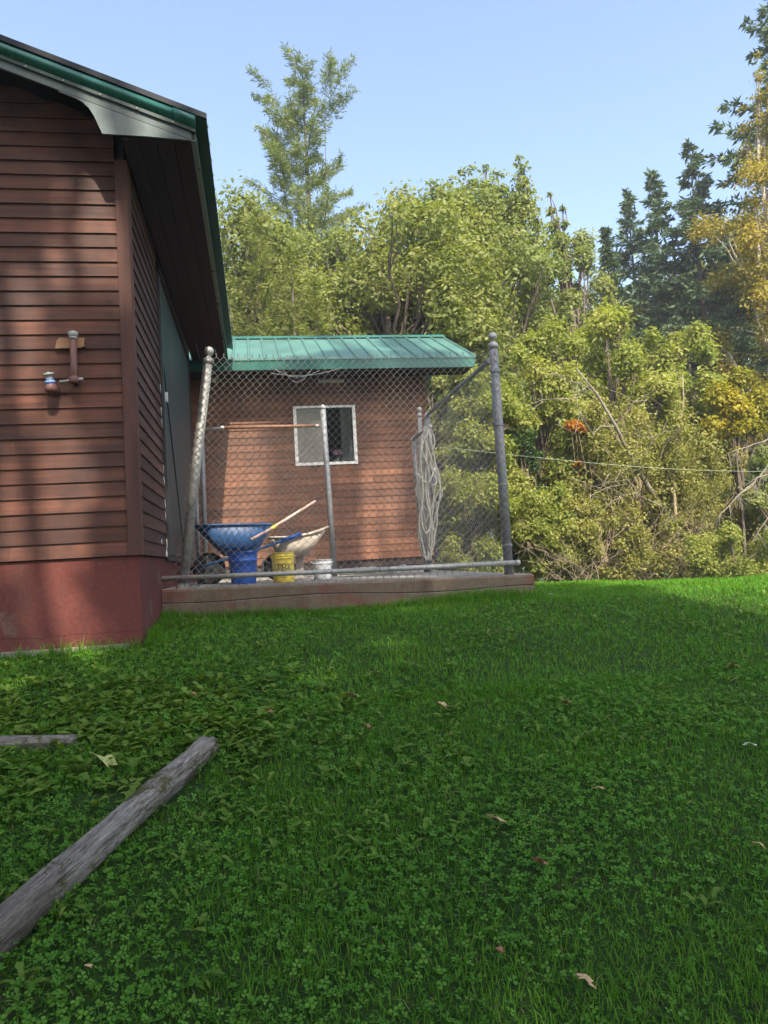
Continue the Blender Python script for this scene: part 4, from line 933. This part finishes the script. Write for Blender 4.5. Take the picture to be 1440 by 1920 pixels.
for px, py, s_, mm, lb_ in ((663,1320,.042,'deadtan','tan curled leaf near the middle of the lawn below the yellow pail'),(832,1340,.038,'deadtan','pale tan leaf right of the lawn centre, left of a small brown one'),(507,1352,.022,'deadbrown','tiny brown leaf lying in clover left of the lawn centre'),
    (690,1378,.026,'deadbrown','small reddish leaf just below the tan curled one'),(1064,1335,.032,'deadbrown','small brown leaf on the right-hand lawn'),(1377,1263,.052,'deadtan','tan leaf far up the lawn near the right edge'),
    (1408,1418,.036,'white','whitish scrap of leaf at the right edge of the lawn'),(1124,1500,.028,'deadtan','narrow upright tan leaf on the right-hand lawn'),(933,1562,.040,'deadtan','largest tan leaf, wide and torn, in the lower lawn right of centre'),
    (1017,1648,.032,'deadbrown','rusty brown leaf with a yellow edge in the lower right lawn'),(1100,1878,.034,'deadtan','long tan leaf at the very bottom of the picture'),(362,1315,.026,'deadbrown','small orange-brown leaf between weeds left of centre'),
    (167,1850,.014,'deadtan','small round tan leaf at the bottom left below the timber'),(197,1442,.075,'paleleaf','large pale yellow-green leaf lying on weeds above the long timber'),(1425,1612,.026,'deadtan','pale leaf at the right edge in the lower lawn'),(940,1820,.016,'deadbrown','small dull brown leaf low in the foreground')):
    fallen(px, py, s_, M[mm], lb_)

# ------------------------------------------------------------------ vegetation
def unit(v): return v/np.maximum(np.linalg.norm(v, axis=-1, keepdims=True), 1e-9)
def leafcloud(C, RAD, n, L, rng, droop=.5, wr=.55, flat=1.0, shell=.55):
    """n leaves spread through clumps C (k,3) with radii RAD (k,)"""
    wts = RAD**1.7; wts = wts/wts.sum(); idx = rng.choice(len(C), n, p=wts)
    d = unit(rng.normal(0,1,(n,3))); d[:,2] = np.where(d[:,2] < -.75, -d[:,2], d[:,2]); rr = (shell+(1-shell)*rng.random(n))*RAD[idx]*(.75+.6*rng.random(n)**2)
    P = C[idx] + d*rr[:,None]*np.array([1,1,flat])
    nrm = unit(d*.7+rng.normal(0,.55,(n,3))+np.array([0,-.1,.35]))
    ax = unit(rng.normal(0,1,(n,3))+np.array([0,0,-droop])); ax = unit(ax-nrm*(ax*nrm).sum(1,keepdims=True)); s = np.cross(nrm, ax)
    ll = L*(.45+1.2*rng.random(n)**1.4)[:,None]; w_ = ll*wr/2
    V = np.stack([P, P+ax*ll*.45+s*w_+nrm*ll*.08, P+ax*ll-nrm*ll*.06, P+ax*ll*.45-s*w_+nrm*ll*.08],1).reshape(-1,3); b_ = np.arange(n)*4
    T = np.stack([np.stack([b_,b_+1,b_+2],1), np.stack([b_,b_+2,b_+3],1)],1).reshape(-1,3)
    ct = rng.random(len(C))[idx]; tone = np.clip(.55*rng.random(n)+.45*ct, 0, 1); return V, T, np.repeat(tone,2)
def limb(mb, a, b, r0_, r1_, rng, n=6, wob=.08):
    a = Vector(a); b = Vector(b); L = (b-a).length; pts = []; sag = Vector((0,0,L*.04))
    for k in range(n+1):
        t = k/n; j = Vector(rng.normal(0,1,3))*L*wob*.35*math.sin(math.pi*t); pts.append(a+(b-a)*t+sag*math.sin(math.pi*t)*.6+j)
    mb.tube(pts, [r0_+(r1_-r0_)*k/n for k in range(n+1)], 6, False); return pts
def broadleaf(name, label, x, y, h, rx, m, bark='bark', n=22000, L=.095, seed=1, clear=.22, clumps=46, cr=.30, ry=None, group=None, spikes=0, twigs=40, cat='tree', topw=1.0, shell=.5, zbase=None):
    rng = np.random.default_rng(seed); ry = ry or rx; z0 = gzf(x,y) if zbase is None else zbase
    t = empty(name, (x,y,z0), label, cat, group)
    zc0 = h*clear; zc1 = h
    C = []; Rd = []
    while len(C) < clumps:
        p = rng.uniform(-1,1,3); q = np.linalg.norm(p)
        if (abs(p[0])**2.4+abs(p[1])**2.4+abs(p[2])**2.4) > 1 or q < .35: continue
        zz = (p[2]+1)/2; R_ = rx*cr*rng.uniform(.6,1.25)
        C.append([p[0]*rx*.90, p[1]*ry*.90, zc0+(zc1-zc0)*(.03+.97*zz)-R_*.75*zz**2]); Rd.append(R_)
    for k in range(spikes):
        a = rng.uniform(0,6.28); r_ = rng.uniform(0,.6)*rx; hz = h*(1.0+rng.uniform(-.03,.10)*(1 - r_/rx)); 
        for s_ in range(4): C.append([r_*math.cos(a), r_*math.sin(a), hz-s_*h*.045]); Rd.append(rx*(.06+.045*s_))
    C = np.array(C); Rd = np.array(Rd)
    V, T, tone = leafcloud(C, Rd, n, L, rng, shell=shell)
    tri_mesh('crown', V, T, M[m], t, tone)
    mb = MB(); tp = [(0,0,-.25), (0,0,h*.10)]; dx, dy = rng.normal(0,.15,2)
    tp += [(dx*.4,dy*.4,h*.3),(dx,dy,h*.55),(dx*1.3,dy*1.2,h*.8)]; r_ = h*.016+.03
    mb.tube(tp, [r_*1.35,r_,r_*.8,r_*.5,r_*.2], 9, False); mb.sm = True
    for k in rng.choice(len(C), min(twigs, len(C)), replace=False):
        c_ = C[k]; s_ = Vector((dx*.6, dy*.6, max(h*.12, c_[2]*.62 - .2))); 
        pts = limb(mb, s_, Vector(c_), r_*.32, r_*.07, rng)
        for _ in range(2): limb(mb, pts[4], Vector(c_)+Vector(rng.normal(0,1,3))*Rd[k]*.35, r_*.1, r_*.04, rng, 3)
    tr = mb.build('trunk', M[bark], None, smooth=True); tr.parent = t
    return t
def copy_tree(o, loc, rz, s, label=None, group=None):
    c_ = o.copy(); link(c_); c_.location = loc; c_.rotation_euler.z = rz; c_.scale = s if hasattr(s, '__len__') else (s,s,s)
    for ch in list(o.children):
        d_ = ch.copy(); link(d_); d_.parent = c_
    if label: c_['label'] = label
    if group: c_['group'] = group
    elif 'group' in c_: pass
    return c_
def conifer(name, label, x, y, h, rx, m, seed=1, n_sp=26000, kind='spruce', clear=.06, group=None, L=.16, lean=(0,0), tops=None, zbase=None):
    rng = np.random.default_rng(seed); z0 = gzf(x,y) if zbase is None else zbase; t = empty(name, (x,y,z0), label, 'tree', group); mb = MB(); mb.sm = True
    tops = tops or [(0,0,h)]
    Ps = []; Ds = []; 
    nb = int(h*11) if kind == 'spruce' else int(h*9)
    mb.tube([(0,0,-.2),(lean[0]*.3,lean[1]*.3,h*.4),(lean[0],lean[1],h*.98)], [h*.014+.03,h*.009+.01,.01], 8, False)
    for (tx,ty,th_) in tops[1:]:
        mb.tube([(0,0,h*.45),(tx*.6,ty*.6,h*.6),(tx,ty,th_)], [.04,.022,.006], 6, False)
    for b_ in range(nb):
        f_ = (b_+rng.random())/nb; zz = h*(clear+(1-clear)*f_**.9); tt = tops[rng.integers(len(tops))] if zz > h*.5 else tops[0]
        if zz > tt[2]: continue
        cx = lean[0]*(zz/h)+ (tt[0]*max(0,(zz/h-.45)/.55) if len(tops) > 1 else 0); cy = lean[1]*(zz/h)+(tt[1]*max(0,(zz/h-.45)/.55) if len(tops) > 1 else 0)
        rel = (zz/tt[2]); env = (1-rel)**(.85 if kind == 'spruce' else .7)+.015
        if len(tops) > 1 and zz > h*.45: env = .22+.52*(1-rel)
        if kind == 'ragged': env = env*(.5+.9*abs(math.sin(zz*2.1)))
        ln = rx*env*rng.uniform(.6,1.12); a = rng.uniform(0,6.28); 
        rise = {'spruce': .05-.38*(1-rel), 'ragged': -.12, 'larch': .45+.35*rel}[kind]*ln
        nn = max(4, int(ln/.075)); ss = np.linspace(.12,1,nn)
        curve = (.35*ss**2 if kind != 'larch' else -.18*ss**2)*ln*.5
        X_ = cx+np.cos(a)*ln*ss; Y_ = cy+np.sin(a)*ln*ss; Z_ = zz+rise*ss+curve
        mb.tube([(X_[i],Y_[i],Z_[i]) for i in range(0,nn,max(1,nn//4))], .004+ln*.006, 4, False)
        # side twigs
        for i in range(nn):
            k_ = 3 if kind != 'larch' else 3
            for _ in range(k_):
                sidel = ln*(.34*(1-ss[i])+.10)*rng.uniform(.3,1); sa = a+rng.choice([-1,1])*rng.uniform(.5,1.2)
                q = np.array([X_[i]+math.cos(sa)*sidel*rng.random(), Y_[i]+math.sin(sa)*sidel*rng.random(), Z_[i]+rng.normal(0,.03)-(0 if kind == 'larch' else .05*sidel)])
                Ps.append(q); Ds.append([math.cos(sa), math.sin(sa), rng.normal(-.15 if kind != 'larch' else .25,.35)])
    Ps = np.array(Ps); Ds = unit(np.array(Ds)); k_ = rng.integers(0, len(Ps), n_sp); P = Ps[k_]+rng.normal(0,.035 if kind != 'larch' else .05,(n_sp,3)); D = unit(Ds[k_]+rng.normal(0,.45,(n_sp,3)))
    S = unit(np.cross(D, rng.normal(0,1,(n_sp,3)))); ll = L*(.5+.8*rng.random(n_sp))[:,None]; w_ = ll*(.17 if kind != 'larch' else .085)
    V = np.stack([P, P+D*ll*.4+S*w_, P+D*ll, P+D*ll*.4-S*w_],1).reshape(-1,3); b_ = np.arange(n_sp)*4
    T = np.stack([np.stack([b_,b_+1,b_+2],1), np.stack([b_,b_+2,b_+3],1)],1).reshape(-1,3)
    tri_mesh('crown', V, T, M[m], t, np.repeat(rng.random(n_sp),2))
    tr = mb.build('trunk', M['bark'], None); tr.parent = t
    return t
def spot(px, toppy, Y):      # where a tree with its top at this pixel stands
    p = at(px, toppy, Y); return p.x, Y, p.z-gzf(p.x, Y)
def widm(px, Y): return px/F*Y

x,y,h = spot(566,132,25); conifer('larch', 'tall feathery larch with three tops rising above the other trees', x, y, h, 4.3, 'larch', 11, 74000, 'larch', .30, L=.17, tops=[(0,0,h),(-1.0,.1,h*.955),(.75,-.1,h*.985)])
x,y,h = spot(480,400,18.5); conifer('larch', 'young yellow-green larch just behind the left end of the shed roof', x, y, h, 2.0, 'larch_y', 12, 26000, 'larch', .05, L=.14)
x,y,h = spot(590,520,16.6); conifer('larch', 'small bright larch poking up behind the shed ridge', x, y, h, 1.2, 'larch_y', 13, 14000, 'larch', .1, L=.11)
x,y,h = spot(545,470,17.4); conifer('larch', 'feathery young larch between the two smaller larches behind the shed', x, y, h, 1.6, 'larch_y', 14, 16000, 'larch', .1, L=.12)
x,y,h = spot(455,362,21); t2 = broadleaf('broadleaf_tree', 'round olive-green tree beside the house eave, left of the larches', x, y, h, 2.6, 'maple', n=42000, seed=21, L=.12, cr=.30, clumps=64)
x,y,h = spot(735,345,19.5); t3 = broadleaf('broadleaf_tree', 'broad dense tree with rounded crown behind the middle of the shed roof', x, y, h, 3.1, 'maple', n=54000, seed=22, L=.12, clumps=84, cr=.27, clear=.28)
x,y,h = spot(790,328,20.8); broadleaf('broadleaf_tree', 'slightly taller tree with a ragged top just right of the dense rounded one', x, y, h, 2.2, 'maple', n=36000, seed=24, L=.12, clumps=60, cr=.28, clear=.35)
x,y,h = spot(915,352,21.5); t4 = broadleaf('poplar', 'large pale green poplar with several pointed tops right of centre', x, y, h, 2.5, 'maple_b', n=54000, seed=23, L=.12, clumps=90, cr=.25, spikes=16, clear=.15)
x,y,h = spot(1050,400,23); broadleaf('poplar', 'thin half-bare poplar on the right flank of the large one', x, y, h, 1.3, 'maple_b', n=18000, seed=25, L=.12, clumps=30, cr=.3, spikes=3, clear=.2)
x,y,h = spot(1112,462,24.5); broadleaf('poplar', 'small pale poplar filling the dip beside the slender spruce', x, y, h, 1.5, 'maple_b', n=15000, seed=27, L=.12, clumps=34, cr=.3, clear=.1)
x,y,h = spot(610,360,22.5); broadleaf('broadleaf_tree', 'pale crown filling the gap below the tall larch', x, y, h, 2.3, 'maple_b', n=30000, seed=26, L=.12, clumps=44, cr=.28, clear=.25)
x,y,h = spot(1135,430,27); sp0 = conifer('spruce', 'small slender spruce in the gap right of the poplars', x, y, h, 1.9, 'spruce', 31, 24000, 'spruce', .08, L=.22)
x,y,h = spot(1176,358,31); conifer('spruce', 'dark blue-green spruce, left of the three pointed ones', x, y, h, 3.0, 'spruce', 32, 30000, 'spruce', .05, L=.25)
x,y,h = spot(1222,322,29); conifer('spruce', 'dark spruce with a thin brown cone-laden tip, middle of the three', x, y, h, 3.5, 'spruce', 33, 32000, 'spruce', .05, L=.25)
x,y,h = spot(1292,268,28); conifer('spruce', 'tallest of the three pointed dark spruces, nearest the right edge', x, y, h, 4.2, 'spruce', 34, 36000, 'spruce', .05, L=.25)
x,y,h = spot(1478,-60,24); conifer('spruce', 'huge dark spruce cut off by the right edge, with long ragged boughs', x, y, h, 6.4, 'spruce', 35, 56000, 'ragged', .30, L=.25)
x,y,h = spot(1430,190,19.5); broadleaf('birch', 'yellowing birch with gold leaves at the right edge', x, y, h, 2.15, 'birch', 'birchbark', n=48000, L=.085, seed=41, clumps=80, cr=.26, clear=.10, spikes=5, shell=.2)

# trees further back closing the gaps
k = 0
for (px, top, Y, src, s) in ((380,470,30,t2,0),(520,480,32,t3,0),(700,470,33,t2,0),(850,460,31,t3,0),(1010,520,32,t2,0),(1120,540,33,t3,0),(1330,480,34,t2,0),(1460,420,33,t3,0),(300,430,28,t3,0),(1560,430,30,t2,0),(170,440,34,t2,0),(60,420,31,t3,0)):
    x, y, h = spot(px, top, Y); sc_ = h/ (spot(455,362,21)[2] if src is t2 else spot(735,345,19.5)[2])
    lab = ['hazy green tree far behind the house eave','distant tree behind the tall larch','distant tree behind the dense rounded tree','distant tree seen between the rounded tree and the poplar','distant tree behind the poplars','distant tree under the small slender spruce','distant tree behind the three pointed spruces','distant tree behind the yellowing birch','distant tree hidden by the house roof','distant tree beyond the right edge','distant tree behind the house','distant tree far left behind the house'][k]
    copy_tree(src, (x, y, gzf(x,y)), k*1.3, (sc_*1.2, sc_*1.2, sc_), lab, 'trees of the far wood'); k += 1

# ------------------------------------------------------------------ shrubs
SHR = []
def shrub(label, px, toppy, Y, wpx, m, n, seed, L=.08, clumps=30, cr=.30, group='shrubs at the edge of the lawn', name='shrub', deep=.8, shell=.25, twigs=26, bark='bark'):
    x, y, h = spot(px, toppy, Y); rx = widm(wpx/2, Y)
    low = h < 2.7; ks = [k for k in SHR if k[0] == m and k[4] == low]
    if len(ks) >= (2 if (m == 'shrub' and not low) else 1):
        _, o_, h0, rx0, _l = ks[seed % len(ks)]; return copy_tree(o_, (x, y, gzf(x,y)), seed*1.7, (rx/rx0, rx/rx0, h/h0), label, group)
    o_ = broadleaf(name, label, x, y, h, rx, m, bark, int(n*1.9), L*.92, seed, .0, int(clumps*1.3), cr, rx*deep, group, 0, twigs, 'shrub', shell=shell)
    SHR.append((m, o_, h, rx, low)); return o_
s1 = shrub('tall leafy shrub behind the side fence, between shed and corner post', 880, 640, 15.6, 190, 'shrub', 21000, 51, .085, 44)
s2 = shrub('big bright green shrub just right of the tall corner post', 1010, 600, 16.6, 230, 'shrub', 24000, 52, .085, 50)
s3 = shrub('pale willow-like shrub in the centre of the right-hand thicket', 1140, 560, 17.2, 260, 'shrub', 28000, 53, .085, 56)
s4 = shrub('tall rounded shrub under the pointed spruces', 1270, 580, 18.0, 220, 'shrub', 24000, 54, .085, 50)
s5 = shrub('dry sparse shrub with many bare stems low in the thicket', 1180, 720, 15.2, 300, 'shrub_dry', 15000, 55, .07, 50, twigs=50, bark='twig')
s6 = shrub('yellow-green maple shrub glowing at the right below the birch', 1375, 690, 16.4, 170, 'yellowleaf', 14000, 56, .085, 30)
s7 = shrub('low weedy shrub at the left foot of the thicket by the slab', 1020, 890, 14.6, 170, 'shrub', 12000, 57, .06, 30)
s8 = shrub('low tangled shrub with dull leaves in front of the thicket', 1130, 900, 14.2, 170, 'shrub_dry', 9000, 58, .055, 30, twigs=40, bark='twig')
M['shrub_low'] = M['shrub']
s9 = shrub('low fresh green shrub at the lower right lawn edge', 1370, 975, 13.6, 200, 'shrub_low', 13000, 59, .055, 30)
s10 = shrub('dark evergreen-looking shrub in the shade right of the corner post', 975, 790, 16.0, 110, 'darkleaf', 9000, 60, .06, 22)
shrub('dense green shrub low behind the side fence', 870, 850, 14.6, 190, 'shrub', 15000, 61, .07, 34)
shrub('shrub just behind the right wall of the shed', 800, 640, 17.0, 130, 'maple', 11000, 62, .09, 26)
shrub('dry twiggy shrub below the yellow-green maple', 1280, 800, 15.0, 170, 'shrub_dry', 10000, 63, .065, 34, twigs=40, bark='twig')
shrub('leafy shrub at the right edge above the lawn', 1450, 800, 15.2, 150, 'maple_b', 10000, 64, .08, 26)
x = at(1080,800,15.6); ol = empty('shrub', (x.x, 15.6, gzf(x.x,15.6)), 'small shrub with a bright orange autumn cluster at its top', 'shrub')
C = np.array([[at(a_,b_,15.4).x-x.x, at(a_,b_,15.4).y-15.6, at(a_,b_,15.4).z-gzf(x.x,15.6)] for a_, b_ in ((1068,798),(1082,800),(1093,806),(1078,794),(1085,868),(1172,962))]); V,T,tn = leafcloud(C, np.array([.10,.11,.08,.08,.05,.04]), 900, .07, np.random.default_rng(5)); tri_mesh('crown', V, T, M['orange'], ol, tn)
mb = MB(); rg = np.random.default_rng(8)
for c_ in C: limb(mb, (0,0,-.05), c_, .022, .006, rg)
q = mb.build('stem', M['twig'], None); q.parent = ol
x = at(1370,750,15.3); V,T,tn = leafcloud(np.array([[0,0,0],[.35,.1,-.25],[-.3,0,.2],[.1,0,-.5]])*1.0+np.array([0,0,at(1365,760,15.3).z-gzf(x.x,15.3)]), np.array([.35,.3,.3,.25]), 2600, .09, np.random.default_rng(9)); yl = empty('sapling', (x.x,15.3,gzf(x.x,15.3)), 'golden yellow sapling in front of the thicket at right', 'sapling'); tri_mesh('crown', V, T, M['yellowleaf'], yl, tn)
mb = MB(); mb.tube([(0,0,-.1),(.05,0,1.5),(0,0,at(1365,740,15.3).z-gzf(x.x,15.3))], [.04,.03,.01], 6); q = mb.build('stem', M['bark'], None); q.parent = yl

# dead brush: pale arching twigs
def brush(name, label, px, py, Y, wpx, hpx, n, m, seed, r=.006, down=False, cat='dead brush'):
    rng = np.random.default_rng(seed); c_ = at(px, py, Y); z0 = gzf(c_.x, Y); mb = MB(); s = Y/F
    for k in range(n):
        a = Vector((c_.x+rng.uniform(-.5,.5)*wpx*s*.5, Y+rng.uniform(-.5,.5)*.8, z0 + (rng.random()**2)*hpx*s*.4)); an = rng.uniform(-.9,.9); L = hpx*s*rng.uniform(.35,1.0)
        tip = a+Vector((math.sin(an)*L*1.1, rng.uniform(-.5,.3)*L*.6, math.cos(an)*L*rng.uniform(.3,.9)))
        pts = limb(mb, a, tip, r*rng.uniform(.8,2.0), r*.45, rng, 6, .12)
        for _ in range(4):
            i_ = rng.integers(2,6); d_ = Vector(rng.normal(0,1,3)); limb(mb, pts[i_], pts[i_]+(d_.normalized()*L*.28+Vector((math.sin(an)*L*.12,0,-.02))), r*.55, r*.3, rng, 3, .1)
    o_ = mb.build(name, m); return tag(o_, label, cat)
def brush_loc(): pass
brush('dead_brush', 'pale tangle of bare arching branches in the middle of the thicket', 1170, 1000, 14.4, 330, 300, 26, M['twig'], 71, .005)
brush('dead_brush', 'low heap of bare twigs at the left foot of the thicket', 1080, 1050, 13.7, 190, 170, 22, M['twig'], 72, .005)
brush('dead_brush', 'brown thicket of thin dead stems right of centre', 1300, 1050, 14.3, 150, 200, 26, M['twig'], 73, .005)
# leaning dead trunk and pale stem
rg = np.random.default_rng(77)
lt_ = MB(); lt_.sm = True
P = [at(1285,1010,14.9), at(1240,950,14.8), at(1195,880,14.6), at(1155,800,14.4), at(1120,740,14.3), at(1080,690,14.2)]
lt_.tube(P, [.06,.055,.046,.036,.024,.010], 8)
for a_, b_ in (((1155,800),(1040,795)),((1195,880),(1090,960)),((1195,880),(1250,790)),((1120,740),(1030,700)),((1155,800),(1230,730)),((1240,950),(1150,930)),((1120,740),(990,770)),((1195,880),(1120,915))):
    pts = limb(lt_, at(*a_,14.4), at(*b_,14.0), .015, .004, rg, 6, .22)
    for _ in range(7): i_ = rg.integers(2,6); limb(lt_, pts[i_], pts[i_]+Vector((rg.normal(0,.35),rg.normal(0,.2),rg.normal(0,.25))), .006, .003, rg, 3)
tag(lt_.build('dead_tree', M['greytwig'], smooth=True), 'dead grey tree leaning left through the thicket with bare limbs', 'dead tree')
lt_ = MB(); lt_.sm = True; lt_.tube([at(1262,900,14.6), at(1270,830,14.6), at(1282,750,14.6), at(1280,700,14.6)], [.028,.024,.018,.008], 7); lt_.tube([at(1262,900,14.6), Vector((at(1262,900,14.6).x, 14.6, gzf(at(1262,900,14.6).x,14.6)-.05))], [.03,.035], 7)
for _ in range(8): p = at(1276,rg.uniform(700,860),14.6); limb(lt_, p, p+Vector((rg.normal(0,.35),0,abs(rg.normal(0,.3)))), .007, .003, rg, 4)
tag(lt_.build('dead_sapling', M['twig'], smooth=True), 'slim pale dead stem standing upright right of the leaning trunk', 'dead tree')
# drooping grey spruce bough at the right edge
db = MB(); root = at(1560, 800, 11.5)
for (ex_, ey_, k) in ((1350,965,0),(1385,930,1),(1420,1000,2),(1365,850,3),(1440,880,4)):
    pts = limb(db, root, at(ex_, ey_, 11.2+.1*k), .022, .006, rg, 12, .05)
    for j in range(60):
        i_ = rg.integers(3,13); p = pts[i_]; L = rg.uniform(.08,.30); limb(db, p, p+Vector((rg.normal(-.03,.09), rg.normal(0,.09), -L)), .0035, .0018, rg, 3, .1)
bo = empty('dead_spruce', (at(1600,800,11.6).x, 11.6, gzf(at(1600,800,11.6).x,11.6)), 'grey leafless spruce boughs drooping in from the right edge', 'dead tree')
q = db.build('dead_bough', M['greytwig'], bo)
MB().tube([(at(1600,800,11.6).x,11.6,bo.location.z-.1),(root.x+.05,11.55,root.z+.3),(root.x+.1,11.6,root.z+2.2)], [.10,.075,.02], 9).build('trunk', M['greytwig'], bo, smooth=True)
# woodland floor mass
rng = np.random.default_rng(90); xs_ = rng.uniform(-12, 30, 60); C = np.stack([xs_, rng.uniform(19,24,60), gz(xs_, 21)+rng.uniform(.1,1.6,60)],1)
V,T,tn = leafcloud(C, rng.uniform(.6,1.2,60), 20000, .13, rng); tag(tri_mesh('undergrowth', V, T, M['maple'], tone=tn), 'green undergrowth under the trees behind the shed', 'undergrowth', kind='stuff')

# ------------------------------------------------------------------ trees behind the camera that shade the lawn
st = None
spots_ = [(2.7,-5.4,19.0,2.7),(-4.9,-5.2,18.5,3.3),(1.6,-8.0,15.5,3.4),(-7.6,-6.5,20.0,3.6),(-.8,-6.2,12.4,3.0)]
for i_, (x,y,h,rx) in enumerate(spots_):
    lab = ['dense shade tree behind the photographer, right of the middle','broad shade tree behind the photographer, towards the house','lower shade tree in the second row behind the photographer','tall shade tree farthest left behind the house gable side','shortest round shade tree close behind the photographer'][i_]
    if st is None: st = broadleaf('shade_tree', lab, x, y, h, rx, 'maple', n=18000, L=.22, seed=81, clumps=64, cr=.30, clear=.22, group='shade trees behind the photographer', twigs=24); h0, rx0 = h, rx
    else: copy_tree(st, (x,y,gzf(x,y)), i_*2.1, (rx/rx0, rx/rx0, h/h0), lab, 'shade trees behind the photographer')
broadleaf('shade_tree', 'gappy thin-crowned shade tree behind the photographer, in the gap of the row', 0.75, -5.3, 19.8, 2.3, 'maple', n=9000, L=.14, seed=83, clumps=19, cr=.20, clear=.50, group='shade trees behind the photographer', twigs=12, shell=.1)
broadleaf('shade_tree', 'tallest loose-crowned shade tree behind the photographer', 4.5, -6.6, 29.5, 1.9, 'maple', n=14000, L=.16, seed=86, clumps=28, cr=.26, clear=.50, group='shade trees behind the photographer', twigs=24, shell=.1)
hz_ = tag(MB().box(-405, 405, -405, 605, -8, 36).build('haze', bpy.data.materials.new('haze_air')), kind='stuff')
m = hz_.data.materials[0]; m.use_nodes = True; nt = m.node_tree; nt.nodes.remove(nt.nodes['Principled BSDF']); pv = nt.nodes.new('ShaderNodeVolumePrincipled')
pv.inputs['Color'].default_value = (.86,.92,1,1); pv.inputs['Density'].default_value = .0014; nt.links.new(pv.outputs[0], nt.nodes['Material Output'].inputs['Volume'])
print('TRIS', sum(len(m_.polygons) for m_ in bpy.data.meshes), 'OBJ', len(sc.objects))
